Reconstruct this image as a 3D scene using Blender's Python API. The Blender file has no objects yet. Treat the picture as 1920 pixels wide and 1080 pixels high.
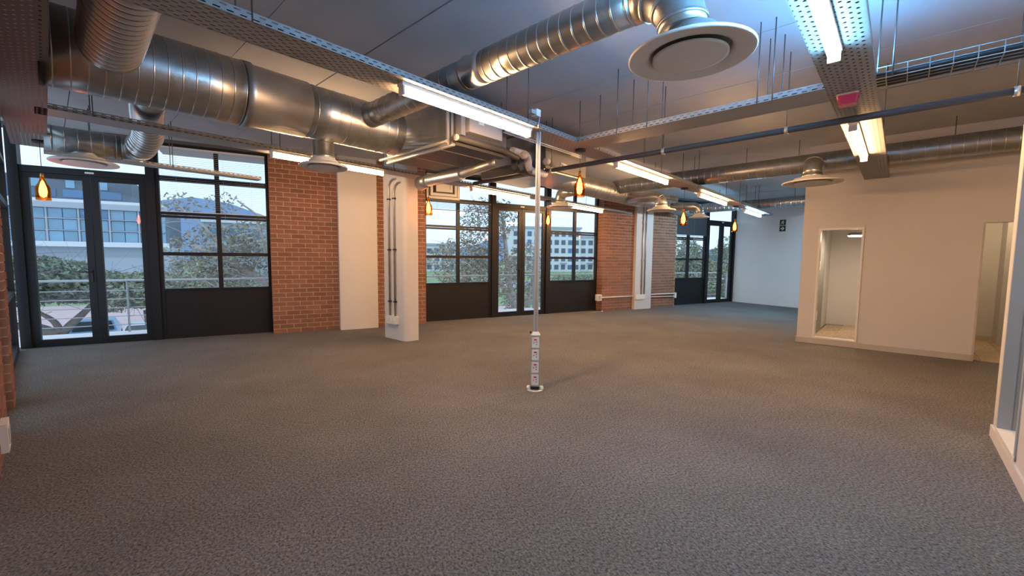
import bpy, math, random
from math import sin, cos, pi, radians, hypot
from mathutils import Vector, Matrix

random.seed(7)
scene = bpy.context.scene
COL = scene.collection

# ------------------------------------------------------------------ camera
# World X runs along the window wall, Y points out through it, Z is up.
# The services in the ceiling and the partitions follow a second grid (u, v)
# turned by GA from the window wall.
EYE = 1.30
YAW, PITCH, ROLL = radians(61.1), radians(4.52), radians(0.42)
GA = radians(17.7)
FPX, CXP, CYP = 798.0, 931.0, 550.0
f0 = Vector((cos(YAW), sin(YAW), 0)); r0 = Vector((sin(YAW), -cos(YAW), 0))
fw = f0 * cos(PITCH) - Vector((0, 0, 1)) * sin(PITCH)
up = r0.cross(fw)
rr = r0 * cos(ROLL) + up * sin(ROLL)
uu = up * cos(ROLL) - r0 * sin(ROLL)
cd = bpy.data.cameras.new('camera')
cam = bpy.data.objects.new('camera', cd); COL.objects.link(cam)
cam.matrix_world = Matrix(((rr.x, uu.x, -fw.x, 0), (rr.y, uu.y, -fw.y, 0), (rr.z, uu.z, -fw.z, EYE), (0, 0, 0, 1)))
cd.sensor_width = 36.0
cd.lens = 36.0 * FPX / 1920.0
cd.shift_x = (960 - CXP) / 1920.0
cd.shift_y = (CYP - 540) / 1920.0
cd.clip_start = 0.05; cd.clip_end = 4000
scene.camera = cam
scene.unit_settings.scale_length = 1.1

# ------------------------------------------------------------------ world, exposure
w = bpy.data.worlds.new('overcast_sky'); scene.world = w; w.use_nodes = True
nt = w.node_tree; nt.nodes.clear()
wo = nt.nodes.new('ShaderNodeOutputWorld'); bg = nt.nodes.new('ShaderNodeBackground')
tc = nt.nodes.new('ShaderNodeTexCoord'); nz = nt.nodes.new('ShaderNodeTexNoise'); cr = nt.nodes.new('ShaderNodeValToRGB')
nz.inputs['Scale'].default_value = 2.2; nz.inputs['Detail'].default_value = 4
cr.color_ramp.elements[0].position = 0.3; cr.color_ramp.elements[0].color = (0.52, 0.74, 1.0, 1)
cr.color_ramp.elements[1].position = 0.75; cr.color_ramp.elements[1].color = (0.68, 0.84, 1.0, 1)
nt.links.new(tc.outputs['Generated'], nz.inputs['Vector']); nt.links.new(nz.outputs['Fac'], cr.inputs['Fac'])
nt.links.new(cr.outputs['Color'], bg.inputs['Color']); nt.links.new(bg.outputs['Background'], wo.inputs['Surface'])
bg.inputs['Strength'].default_value = 1.4
scene.view_settings.view_transform = 'Standard'
scene.view_settings.look = 'None'
scene.view_settings.exposure = 0.22
scene.view_settings.gamma = 1.0
scene.view_settings.use_curve_mapping = False
WARM = (1.0, 0.565, 0.255); COLD = (0.34, 0.72, 1.0); AMBER = (1.0, 0.42, 0.11)
L_WARM = 112.0; L_COLD = 175.0

# ------------------------------------------------------------------ materials
def mat(name, color, rough=0.6, metal=0.0, noise=0.0, nscale=8.0, bump=0.0, bscale=60.0, rand=0.0, spec=0.5, color2=None, stretch=None):
    m = bpy.data.materials.new(name); m.use_nodes = True
    n = m.node_tree; b = n.nodes['Principled BSDF']
    b.inputs['Roughness'].default_value = rough; b.inputs['Metallic'].default_value = metal
    b.inputs['Specular IOR Level'].default_value = spec
    col = tuple(color) + (1,)
    b.inputs['Base Color'].default_value = col
    tcn = n.nodes.new('ShaderNodeTexCoord')
    src = tcn.outputs['Object']
    if stretch:
        mp = n.nodes.new('ShaderNodeMapping'); mp.inputs['Scale'].default_value = stretch
        n.links.new(src, mp.inputs['Vector']); src = mp.outputs['Vector']
    last = None
    if noise > 0 or color2:
        t = n.nodes.new('ShaderNodeTexNoise'); t.inputs['Scale'].default_value = nscale; t.inputs['Detail'].default_value = 5
        n.links.new(src, t.inputs['Vector'])
        mx = n.nodes.new('ShaderNodeMix'); mx.data_type = 'RGBA'
        a = col if color2 else tuple(c * (1 - noise) for c in color) + (1,)
        c2 = tuple(color2) + (1,) if color2 else tuple(min(1, c * (1 + noise)) for c in color) + (1,)
        mx.inputs[6].default_value = a; mx.inputs[7].default_value = c2
        r = n.nodes.new('ShaderNodeMapRange'); r.inputs[1].default_value = 0.3; r.inputs[2].default_value = 0.7
        n.links.new(t.outputs['Fac'], r.inputs[0]); n.links.new(r.outputs[0], mx.inputs[0])
        last = mx.outputs[2]
    if rand > 0:
        oi = n.nodes.new('ShaderNodeObjectInfo'); hs = n.nodes.new('ShaderNodeHueSaturation')
        mr = n.nodes.new('ShaderNodeMapRange'); mr.inputs[3].default_value = 1 - rand; mr.inputs[4].default_value = 1 + rand
        n.links.new(oi.outputs['Random'], mr.inputs[0]); n.links.new(mr.outputs[0], hs.inputs['Value'])
        if last is not None: n.links.new(last, hs.inputs['Color'])
        else: hs.inputs['Color'].default_value = col
        last = hs.outputs['Color']
    if last is not None: n.links.new(last, b.inputs['Base Color'])
    if bump > 0:
        t2 = n.nodes.new('ShaderNodeTexNoise'); t2.inputs['Scale'].default_value = bscale; t2.inputs['Detail'].default_value = 3
        n.links.new(src, t2.inputs['Vector'])
        bp = n.nodes.new('ShaderNodeBump'); bp.inputs['Strength'].default_value = bump; bp.inputs['Distance'].default_value = 0.01
        n.links.new(t2.outputs['Fac'], bp.inputs['Height']); n.links.new(bp.outputs['Normal'], b.inputs['Normal'])
    return m

def emit(name, color, strength):
    m = bpy.data.materials.new(name); m.use_nodes = True; n = m.node_tree; n.nodes.clear()
    o = n.nodes.new('ShaderNodeOutputMaterial'); e = n.nodes.new('ShaderNodeEmission')
    e.inputs['Color'].default_value = tuple(color) + (1,); e.inputs['Strength'].default_value = strength
    n.links.new(e.outputs[0], o.inputs['Surface']); return m

def glassy(name, tint, reflect=0.06, fres=True):
    m = bpy.data.materials.new(name); m.use_nodes = True; n = m.node_tree; n.nodes.clear()
    o = n.nodes.new('ShaderNodeOutputMaterial'); t = n.nodes.new('ShaderNodeBsdfTransparent'); g = n.nodes.new('ShaderNodeBsdfGlossy')
    t.inputs['Color'].default_value = tuple(tint) + (1,); g.inputs['Roughness'].default_value = 0.01
    mx = n.nodes.new('ShaderNodeMixShader')
    if fres:
        f = n.nodes.new('ShaderNodeFresnel'); f.inputs['IOR'].default_value = 1.45
        ge = n.nodes.new('ShaderNodeNewGeometry'); inv = n.nodes.new('ShaderNodeMath'); inv.operation = 'SUBTRACT'; inv.inputs[0].default_value = 1.0
        mu = n.nodes.new('ShaderNodeMath'); mu.operation = 'MULTIPLY'
        n.links.new(ge.outputs['Backfacing'], inv.inputs[1]); n.links.new(inv.outputs[0], mu.inputs[0]); n.links.new(f.outputs[0], mu.inputs[1])
        n.links.new(mu.outputs[0], mx.inputs['Fac'])
    else: mx.inputs['Fac'].default_value = reflect
    n.links.new(t.outputs[0], mx.inputs[1]); n.links.new(g.outputs[0], mx.inputs[2]); n.links.new(mx.outputs[0], o.inputs['Surface'])
    return m

def perforated(name, color, rough, px, py, hx, hy, round_=False):
    """galvanised sheet punched with staggered slots; x runs along the tray, y across (object space)"""
    m = bpy.data.materials.new(name); m.use_nodes = True; n = m.node_tree; b = n.nodes['Principled BSDF']
    out = n.nodes['Material Output']
    b.inputs['Metallic'].default_value = 0.35; b.inputs['Roughness'].default_value = rough; b.inputs['Base Color'].default_value = tuple(color) + (1,)
    tcn = n.nodes.new('ShaderNodeTexCoord'); sp = n.nodes.new('ShaderNodeSeparateXYZ'); n.links.new(tcn.outputs['Object'], sp.inputs[0])
    def M(op, a, c=None):
        k = n.nodes.new('ShaderNodeMath'); k.operation = op
        for i, x in enumerate((a, c)):
            if x is None: continue
            if isinstance(x, (int, float)): k.inputs[i].default_value = x
            else: n.links.new(x, k.inputs[i])
        return k.outputs[0]
    yq = M('DIVIDE', sp.outputs[1], py); row = M('FLOOR', yq)
    odd = M('MULTIPLY', M('FLOORED_MODULO', row, 2.0), 0.5)
    xq = M('ADD', M('DIVIDE', sp.outputs[0], px), odd)
    dx = M('ABSOLUTE', M('SUBTRACT', M('FRACT', xq), 0.5)); dy = M('ABSOLUTE', M('SUBTRACT', M('FRACT', yq), 0.5))
    if round_:
        a = M('MULTIPLY', dx, px / hx); c = M('MULTIPLY', dy, py / hy)
        hole = M('LESS_THAN', M('ADD', M('MULTIPLY', a, a), M('MULTIPLY', c, c)), 1.0)
    else:
        hole = M('MULTIPLY', M('LESS_THAN', dx, hx / px), M('LESS_THAN', dy, hy / py))
    t = n.nodes.new('ShaderNodeBsdfTransparent'); mx = n.nodes.new('ShaderNodeMixShader')
    n.links.new(hole, mx.inputs['Fac']); n.links.new(b.outputs[0], mx.inputs[1]); n.links.new(t.outputs[0], mx.inputs[2]); n.links.new(mx.outputs[0], out.inputs['Surface'])
    return m

GA_C = radians(17.7)
def carpet_mat():
    m = mat('carpet', (0.11, 0.092, 0.078), 0.95, spec=0.1)
    n = m.node_tree; b = n.nodes['Principled BSDF']; tcn = n.nodes.new('ShaderNodeTexCoord')
    t = n.nodes.new('ShaderNodeTexNoise'); t.inputs['Scale'].default_value = 110; t.inputs['Detail'].default_value = 8; t.inputs['Roughness'].default_value = 0.85
    n.links.new(tcn.outputs['Object'], t.inputs['Vector'])
    r = n.nodes.new('ShaderNodeValToRGB')
    r.color_ramp.elements[0].position = 0.40; r.color_ramp.elements[0].color = (0.036, 0.037, 0.037, 1)
    r.color_ramp.elements[1].position = 0.62; r.color_ramp.elements[1].color = (0.275, 0.266, 0.255, 1)
    # tuft rows: a second, coarser grain stretched along the pile direction
    mp = n.nodes.new('ShaderNodeMapping'); mp.inputs['Rotation'].default_value = (0, 0, GA_C); mp.inputs['Scale'].default_value = (1.0, 0.75, 1.0)
    n.links.new(tcn.outputs['Object'], mp.inputs['Vector'])
    t5 = n.nodes.new('ShaderNodeTexNoise'); t5.inputs['Scale'].default_value = 82; t5.inputs['Detail'].default_value = 3; n.links.new(mp.outputs['Vector'], t5.inputs['Vector'])
    mxf = n.nodes.new('ShaderNodeMix'); mxf.inputs[0].default_value = 0.35; n.links.new(t.outputs['Fac'], mxf.inputs[2]); n.links.new(t5.outputs['Fac'], mxf.inputs[3])
    n.links.new(mxf.outputs[0], r.inputs['Fac'])
    # worn, slightly soiled areas
    s = n.nodes.new('ShaderNodeTexNoise'); s.inputs['Scale'].default_value = 0.9; s.inputs['Detail'].default_value = 7; s.inputs['Roughness'].default_value = 0.65
    n.links.new(tcn.outputs['Object'], s.inputs['Vector'])
    mr = n.nodes.new('ShaderNodeMapRange'); mr.inputs[1].default_value = 0.3; mr.inputs[2].default_value = 0.7; mr.inputs[3].default_value = 0.82; mr.inputs[4].default_value = 1.15
    n.links.new(s.outputs['Fac'], mr.inputs[0])
    hs = n.nodes.new('ShaderNodeHueSaturation'); n.links.new(mr.outputs[0], hs.inputs['Value']); n.links.new(r.outputs['Color'], hs.inputs['Color'])
    n.links.new(hs.outputs['Color'], b.inputs['Base Color'])
    bp = n.nodes.new('ShaderNodeBump'); bp.inputs['Strength'].default_value = 0.15; bp.inputs['Distance'].default_value = 0.004
    t3 = n.nodes.new('ShaderNodeTexNoise'); t3.inputs['Scale'].default_value = 160; n.links.new(tcn.outputs['Object'], t3.inputs['Vector'])
    n.links.new(t3.outputs['Fac'], bp.inputs['Height']); n.links.new(bp.outputs['Normal'], b.inputs['Normal'])
    return m

M = {}
M['carpet'] = carpet_mat()
M['concrete'] = mat('concrete', (0.43, 0.445, 0.47), 0.9, noise=0.10, nscale=1.3, bump=0.15, bscale=25)
M['brick'] = mat('brick', (0.255, 0.118, 0.076), 0.85, noise=0.16, nscale=14, bump=0.35, bscale=70, rand=0.16, spec=0.2)
M['mortar'] = mat('mortar', (0.46, 0.38, 0.31), 0.95, noise=0.15, nscale=30)
M['white'] = mat('white_paint', (0.63, 0.61, 0.59), 0.65, noise=0.02, nscale=2)
M['farwhite'] = mat('far_wall_paint', (0.80, 0.80, 0.80), 0.7, noise=0.02, nscale=2)
M['skirt'] = mat('skirting', (0.50, 0.46, 0.42), 0.6, noise=0.05)
M['frame'] = mat('charcoal_frame', (0.009, 0.009, 0.011), 0.45, spec=0.35)
M['panel'] = mat('charcoal_panel', (0.014, 0.0135, 0.016), 0.55, spec=0.25, noise=0.08, nscale=3)
M['galv'] = mat('galvanised', (0.40, 0.41, 0.40), 0.34, 0.90, noise=0.16, nscale=9)
M['seam'] = mat('seam_metal', (0.50, 0.50, 0.49), 0.28, 0.95)
M['galv2'] = mat('galvanised_sheet', (0.42, 0.42, 0.415), 0.40, 0.85, noise=0.15, nscale=6)
M['flex'] = mat('foil_flex', (0.72, 0.72, 0.72), 0.30, 0.92)
M['steel'] = mat('steel_rod', (0.13, 0.125, 0.12), 0.5, 0.4)
M['alu'] = mat('aluminium', (0.70, 0.69, 0.66), 0.33, 0.8)
M['tray'] = perforated('perforated_tray', (0.40, 0.40, 0.39), 0.55, 0.060, 0.026, 0.013, 0.0042)
M['tray_dot'] = perforated('dotted_tray', (0.30, 0.30, 0.30), 0.6, 0.060, 0.030, 0.0085, 0.0085, True)
M['trayside'] = perforated('slotted_side', (0.34, 0.34, 0.335), 0.5, 0.060, 0.022, 0.016, 0.0035)
M['diff'] = mat('diffuser_white', (0.62, 0.61, 0.59), 0.5)
M['dark'] = mat('dark_plastic', (0.012, 0.012, 0.014), 0.5)
M['darkpipe'] = mat('dark_pipe', (0.055, 0.060, 0.070), 0.5)
M['box'] = mat('insulated_box', (0.105, 0.10, 0.10), 0.6, 0.2, noise=0.08)
M['grey'] = mat('grey_plastic', (0.45, 0.44, 0.42), 0.5)
M['plastic'] = mat('white_plastic', (0.80, 0.78, 0.74), 0.4)
M['red'] = mat('red_plastic', (0.55, 0.03, 0.03), 0.4)
M['redlens'] = mat('red_lens', (0.50, 0.03, 0.10), 0.2)
M['green'] = mat('sign_green', (0.008, 0.055, 0.035), 0.4)
M['signwhite'] = mat('sign_white', (0.85, 0.88, 0.86), 0.4)
M['brass'] = mat('brass', (0.55, 0.33, 0.12), 0.3, 0.9)
M['glass'] = glassy('window_glass', (0.975, 0.985, 0.99))
M['amber'] = glassy('amber_glass', (0.95, 0.62, 0.34))
M['cwarm'] = emit('tube_warm', WARM, L_WARM)
M['ccold'] = emit('tube_cold', COLD, L_COLD)
M['ccold_near'] = emit('tube_cold_blue', (0.26, 0.66, 1.0), 78.0)
M['cup'] = emit('uplight_cold', (0.15, 0.50, 1.0), 150.0)
M['bulb'] = emit('filament_bulb', AMBER, 34)
M['added_lamp'] = emit('added_lamp_warm', (1, 0.70, 0.40), 80)  # glow of the lamp added in the right doorway room
M['roomlamp'] = emit('room_lamp', (1, 0.76, 0.52), 130)
M['wood'] = mat('timber_floor', (0.42, 0.31, 0.21), 0.5, noise=0.2, nscale=5, stretch=(1, 7, 1), rand=0.12)
M['greywall'] = mat('grey_paint', (0.22, 0.215, 0.205), 0.6)
M['jamb'] = mat('jamb_grey', (0.36, 0.38, 0.39), 0.5)
M['groove_shade'] = mat('rib_shadow_band', (0.10, 0.10, 0.10), 0.4, 0.7)
M['lip'] = mat('tray_lip', (0.26, 0.26, 0.255), 0.55, 0.3)
M['wire'] = mat('basket_wire', (0.30, 0.30, 0.30), 0.45, 0.5)
M['tray_dark'] = perforated('dark_tray', (0.17, 0.155, 0.145), 0.6, 0.060, 0.030, 0.0075, 0.0075, True)  # darker base colour for the tray along the left wall
M['slat'] = mat('blind_slat', (0.62, 0.62, 0.63), 0.5)
M['slatdark'] = mat('blind_slat_dark', (0.06, 0.06, 0.065), 0.5)
M['cable'] = mat('cable', (0.02, 0.022, 0.026), 0.5)
M['balcony'] = mat('balcony_slab', (0.72, 0.72, 0.74), 0.8, noise=0.05)
M['rail'] = mat('rail_steel', (0.40, 0.41, 0.42), 0.35, 0.6)
M['paving'] = mat('brick_paving', (0.55, 0.40, 0.39), 0.9, noise=0.08, nscale=6)
M['asphalt'] = mat('asphalt', (0.42, 0.45, 0.50), 0.9, noise=0.06)
M['grass'] = mat('lawn', (0.22, 0.32, 0.15), 0.95, noise=0.25, nscale=0.5)
M['leaf'] = mat('leaf', (0.25, 0.27, 0.18), 0.6, noise=0.35, nscale=3)
M['leafdark'] = mat('leaf_dark', (0.18, 0.21, 0.14), 0.6, noise=0.35, nscale=2)
M['leafolive'] = mat('leaf_olive', (0.32, 0.31, 0.25), 0.6, noise=0.35, nscale=3)
M['bark'] = mat('bark', (0.20, 0.17, 0.14), 0.9, noise=0.25, nscale=6)
M['barkpale'] = mat('bark_pale', (0.48, 0.44, 0.40), 0.9, noise=0.2, nscale=6)
M['bluglass'] = mat('curtain_glass', (0.055, 0.15, 0.30), 0.15, spec=0.8, rand=0.25)
M['bluglass2'] = mat('curtain_glass_pale', (0.18, 0.34, 0.48), 0.15, spec=0.8, rand=0.2)
M['facade'] = mat('facade_grey', (0.42, 0.46, 0.52), 0.7)
M['facadewhite'] = mat('facade_white', (0.75, 0.77, 0.80), 0.7)
M['facadedark'] = mat('facade_dark', (0.12, 0.15, 0.20), 0.7)
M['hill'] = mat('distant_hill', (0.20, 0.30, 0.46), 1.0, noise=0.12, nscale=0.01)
M['carblue'] = mat('car_paint_blue', (0.30, 0.48, 0.72), 0.25)
M['carwhite'] = mat('car_paint_white', (0.78, 0.82, 0.86), 0.25)
M['carglass'] = mat('car_glass', (0.05, 0.07, 0.09), 0.1)
M['tyre'] = mat('tyre', (0.02, 0.02, 0.02), 0.8)

# ------------------------------------------------------------------ helpers
ug = Vector((cos(GA), sin(GA), 0)); vg = Vector((-sin(GA), cos(GA), 0))
def G(u, v, z=0.0): return ug * u + vg * v + Vector((0, 0, z))

class MB:
    """collects faces; build() links them as ONE mesh object"""
    def __init__(s): s.v = []; s.f = []; s.sm = []
    def add(s, vs, fs, smooth=False):
        k = len(s.v); s.v += [tuple(x) for x in vs]
        for f in fs: s.f.append(tuple(i + k for i in f)); s.sm.append(smooth)
        return s
    def box(s, x0, x1, y0, y1, z0, z1, fr=None):
        vs = [(x, y, z) for z in (z0, z1) for y in (y0, y1) for x in (x0, x1)]
        if fr: vs = [fr(*p) for p in vs]
        return s.add(vs, [(0, 2, 3, 1), (4, 5, 7, 6), (0, 1, 5, 4), (2, 6, 7, 3), (0, 4, 6, 2), (1, 3, 7, 5)])
    def prism(s, poly, z0, z1):
        n = len(poly); vs = [(p[0], p[1], z0) for p in poly] + [(p[0], p[1], z1) for p in poly]
        return s.add(vs, [tuple(range(n - 1, -1, -1)), tuple(range(n, 2 * n))] + [(i, (i + 1) % n, n + (i + 1) % n, n + i) for i in range(n)])
    def extrude(s, poly, o, ax, ay, an, t):
        """flat outline (2-D) placed at o with axes ax, ay, thickened along an"""
        n = len(poly); o = Vector(o)
        vs = [o + ax * a + ay * b for a, b in poly] + [o + ax * a + ay * b + an * t for a, b in poly]
        return s.add(vs, [tuple(range(n - 1, -1, -1)), tuple(range(n, 2 * n))] + [(i, (i + 1) % n, n + (i + 1) % n, n + i) for i in range(n)])
    def tube(s, pts, rad, seg=16, cap=True, smooth=True):
        pts = [Vector(p) for p in pts]; n = len(pts)
        rad = rad if isinstance(rad, (list, tuple)) else [rad] * n
        t = []
        for i in range(n):
            a = pts[max(0, i - 1)]; b = pts[min(n - 1, i + 1)]
            t.append((b - a).normalized())
        nrm = t[0].orthogonal().normalized(); vs = []
        if abs(t[0].z) < 0.95: nrm = (Vector((0, 0, 1)) - t[0] * t[0].z).normalized()
        for i in range(n):
            nrm = (nrm - t[i] * nrm.dot(t[i])).normalized(); bn = t[i].cross(nrm)
            for k in range(seg):
                a = 2 * pi * k / seg; vs.append(pts[i] + (nrm * cos(a) + bn * sin(a)) * rad[i])
        fs = [(i * seg + k, i * seg + (k + 1) % seg, (i + 1) * seg + (k + 1) % seg, (i + 1) * seg + k) for i in range(n - 1) for k in range(seg)]
        s.add(vs, fs, smooth)
        if cap:
            k0 = len(s.v) - n * seg
            s.f.append(tuple(k0 + k for k in range(seg - 1, -1, -1))); s.sm.append(False)
            s.f.append(tuple(k0 + (n - 1) * seg + k for k in range(seg))); s.sm.append(False)
        return s
    def lathe(s, prof, seg=32, o=(0, 0, 0), smooth=True):
        n = len(prof); vs = []
        for r, z in prof:
            for k in range(seg):
                a = 2 * pi * k / seg; vs.append((o[0] + r * cos(a), o[1] + r * sin(a), o[2] + z))
        fs = [(i * seg + k, i * seg + (k + 1) % seg, (i + 1) * seg + (k + 1) % seg, (i + 1) * seg + k) for i in range(n - 1) for k in range(seg)]
        return s.add(vs, fs, smooth)
    def mesh(s, name, m):
        me = bpy.data.meshes.new(name); me.from_pydata(s.v, [], s.f); me.polygons.foreach_set('use_smooth', s.sm)
        if m: me.materials.append(m)
        me.update(); return me
    def build(s, name, m, parent=None, loc=None, rot=None):
        return link(name, s.mesh(name, m), parent, loc, rot)

def link(name, me, parent=None, loc=None, rot=None):
    o = bpy.data.objects.new(name, me); COL.objects.link(o)
    if parent: o.parent = parent
    if loc is not None: o.location = loc
    if rot is not None: o.rotation_euler = rot
    return o
def tag(o, label=None, cat=None, group=None, kind=None):
    if label: o['label'] = label
    if cat: o['category'] = cat
    if group: o['group'] = group
    if kind: o['kind'] = kind
    return o
def thing(name, label, cat, loc=(0, 0, 0), rz=0.0, group=None):
    o = bpy.data.objects.new(name, None); COL.objects.link(o); o.location = loc; o.rotation_euler = (0, 0, rz)
    o.empty_display_size = 0.1
    return tag(o, label, cat, group)
def struct(o): o['kind'] = 'structure'; return o
def sroot(name, loc=(0, 0, 0), rz=0.0):
    o = bpy.data.objects.new(name, None); COL.objects.link(o); o.location = loc; o.rotation_euler = (0, 0, rz); o['kind'] = 'structure'
    o.empty_display_size = 0.1
    return o
def copy_tree(o, parent=None):
    c = o.copy(); COL.objects.link(c); c.parent = parent
    for ch in list(o.children): copy_tree(ch, c)
    return c
def bx(name, m, x0, x1, y0, y1, z0, z1, parent=None): return MB().box(x0, x1, y0, y1, z0, z1).build(name, m, parent)
def gbx(name, m, u0, u1, v0, v1, z0, z1, parent=None):
    return MB().box(u0, u1, v0, v1, z0, z1).build(name, m, parent, rot=(0, 0, GA))
def rounded(w, h, r, n=4):
    out = []
    for cx, cy, a0 in ((w / 2 - r, h / 2 - r, 0), (-w / 2 + r, h / 2 - r, 90), (-w / 2 + r, -h / 2 + r, 180), (w / 2 - r, -h / 2 + r, 270)):
        for k in range(n + 1):
            a = radians(a0 + 90 * k / n); out.append((cx + r * cos(a), cy + r * sin(a)))
    return out

CEIL = 3.12
WY = 8.40      # inner face of the window frames
BY = 8.20      # face of the brick piers
XF = 13.40     # far cross wall
corner = G(-0.25, (WY + 0.25 * sin(GA)) / cos(GA))        # left wall meets window wall

# ------------------------------------------------------------------ floor, ceiling, plain walls
def pt(P): return (P[0], P[1])
def uv_at_Y(u, Y): return G(u, (Y - u * sin(GA)) / cos(GA))
fl = [pt(uv_at_Y(-0.25, WY + .1)), pt(G(-0.25, -0.7)), pt(G(9.0, -0.7)), pt(G(9.0, -4.0)), (16.0, -0.5), (16.0, WY + .1)]
fl = [pt(uv_at_Y(-0.45, WY + .15)), pt(G(-0.45, -4.2)), pt(G(14.5, -4.2)), (XF + 0.6, WY + .15)]
struct(MB().prism(fl, -0.25, 0.0).build('floor', M['carpet']))
ceil = sroot('ceiling')
MB().prism(fl, CEIL + 0.03, CEIL + 0.3).build('slab_core', M['concrete'], ceil)
js = [-0.45, 0.28, 1.26, 2.06, 3.04, 4.02, 5.0, 6.0, 7.0, 8.0, 9.0, 10.0, 11.0, 12.0, 13.0, 14.5]
for a, b in zip(js[:-1], js[1:]):
    dz = random.uniform(-0.004, 0.004)
    # each soffit plank runs from behind the camera to the window wall
    Yq = WY + 0.15
    poly = [pt(G(a + .004, -4.2)), pt(G(b - .004, -4.2)), pt(uv_at_Y(b - .004, Yq)), pt(uv_at_Y(a + .004, Yq))]
    MB().prism(poly, CEIL + dz, CEIL + 0.05).build('soffit_plank', M['concrete'], ceil)

# far cross wall with its skirting
fwall = [(XF, WY + .1), (XF + .15, WY + .1), (XF - .35, 0.5), (XF - .5, 0.5)]
struct(MB().prism(fwall, 0, CEIL + .02).build('wall_far', M['farwhite']))
struct(MB().prism([(XF, WY - .02), (XF - .5, 0.5), (XF - .515, 0.5), (XF - .015, WY - .02)], 0, 0.07).build('baseboard_far', M['farwhite']))

# right wall beside the camera (v = -0.58) with a glazed opening in its end
wr = sroot('wall_right', rz=GA)
V0, V1 = -0.70, -0.58
def wbox(n, m, u0, u1, v0, v1, z0, z1, p): return MB().box(u0, u1, v0, v1, z0, z1).build(n, m, p)
wbox('end_pier', M['white'], 4.66, 4.846, V0, V1, 0, CEIL, wr)
wbox('sill_block', M['white'], 3.98, 4.66, V0, V1, 0, 0.10, wr)
wbox('lintel', M['white'], 3.98, 4.66, V0, V1, 2.10, CEIL, wr)
wbox('wall_body', M['white'], -0.45, 3.98, V0, V1, 0, CEIL, wr)
for a in ((4.625, 4.66, V0 - .01, V1 + .008, .10, 2.10), (3.98, 4.015, V0 - .01, V1 + .008, .10, 2.10)):
    wbox('opening_jamb', M['jamb'], *a, wr)
wbox('opening_sill', M['plastic'], 3.98, 4.66, V0 - .01, V1 + .012, .10, .125, wr)
wbox('opening_pane', M['glass'], 4.015, 4.625, -0.645, -0.637, .125, 2.10, wr)
struct(MB().box(-0.2, 4.86, V1, V1 + .013, 0, 0.085).box(4.846, 4.86, V0, V1, 0, .085).build('baseboard_right', M['white'], rot=(0, 0, GA)))
# room behind that opening
wi = sroot('wall_side_office', rz=GA)
wbox('office_back', M['white'], 2.0, 8.4, -3.2, -3.08, 0, CEIL, wi)
wbox('office_divider', M['white'], 4.76, 4.84, -3.08, -0.70, 0, CEIL, wi)
wbox('office_end', M['white'], 2.0, 2.1, -3.08, -0.70, 0, CEIL, wi)

# partition with two openings (u = 8.4)
wp = sroot('wall_partition', rz=GA)
U0, U1 = 8.40, 8.52
wbox('edge_pier', M['white'], U0, U1, 0.961, 1.168, 0, 2.50, wp)
wbox('middle_panel', M['white'], U0, U1, -0.755, 0.417, 0, 2.50, wp)
wbox('lintel_panel', M['white'], U0, U1, 0.417, 0.961, 1.825, 2.50, wp)
wbox('lintel_panel', M['white'], U0, U1, -3.2, -0.755, 1.825, 2.50, wp)
wbox('upstand', M['white'], U0, U1, 0.417, 0.961, 0, 0.088, wp)
wbox('right_panel', M['white'], U0, U1, -3.2, -1.55, 0, 1.825, wp)
wbox('bulkhead', M['white'], U0 + .012, U1, -3.2, 1.156, 2.50, CEIL, wp)
wbox('return_wall', M['white'], U1, 13.2, 1.07, 1.168, 0, CEIL, wp)
for a in ((U0 - .012, U1 + .01, 0.935, 0.961, .088, 1.825), (U0 - .012, U1 + .01, 0.417, 0.443, .088, 1.825)):
    wbox('opening_jamb', M['plastic'], *a, wp)
wbox('opening_head', M['plastic'], U0 - .012, U1 + .01, 0.443, 0.935, 1.797, 1.825, wp)
wbox('opening_sill', M['plastic'], U0 - .016, U1 + .01, 0.417, 0.961, .088, .108, wp)
wbox('doorway_jamb', M['skirt'], U0 - .006, U1 + .01, -0.775, -0.755, 0, 1.825, wp)
wbox('opening_pane', M['glass'], 8.455, 8.463, 0.443, 0.935, .108, 1.797, wp)
struct(MB().box(U0 - .014, U0, -0.755, 1.18, 0, 0.083).box(U0 - .014, U0 + .12, 1.168, 1.182, 0, .083).build('baseboard_partition', M['skirt'], rot=(0, 0, GA)))
# small rooms seen through the openings
wo_ = sroot('wall_inner_rooms', rz=GA)
wbox('back_left', M['white'], 11.25, 11.35, -0.2, 1.07, 0, 2.5, wo_)
wbox('divider', M['white'], 8.52, 11.25, -0.2, -0.1, 0, 2.5, wo_)
wbox('grey_lining', M['greywall'], 8.53, 10.2, 1.045, 1.07, 0, 2.5, wo_)
wbox('back_right', M['white'], 10.8, 10.9, -3.2, -0.2, 0, 2.5, wo_)
wbox('stub', M['white'], 10.3, 10.8, -1.6, -1.18, 0, 2.5, wo_)
wbox('room_ceiling', M['white'], 8.52, 11.35, -3.2, 1.07, 2.5, 2.55, wo_)
struct(gbx('baseboard_inner', M['skirt'], 10.786, 10.8, -1.18, -0.2, 0, .08))
fi = sroot('floor_inner', rz=GA)
for i in range(12):
    for k in range(3):
        v = -2.2 + i * 0.27; u = 8.47 + k * 1.0 - (i % 2) * 0.4
        a, b = max(8.46, u), min(11.25, u + 0.995)
        if b > a: wbox('floor_plank', M['wood'], a, b, v, v + .266, 0.0, 0.012, fi)

# corridor end
struct(gbx('wall_corridor', M['white'], 4.7, 8.5, -4.2, -4.1, 0, CEIL))
struct(MB().box(-0.45, 14.5, -4.3, -4.2, 0, CEIL).build('wall_rear', M['white'], rot=(0, 0, GA)))

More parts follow.
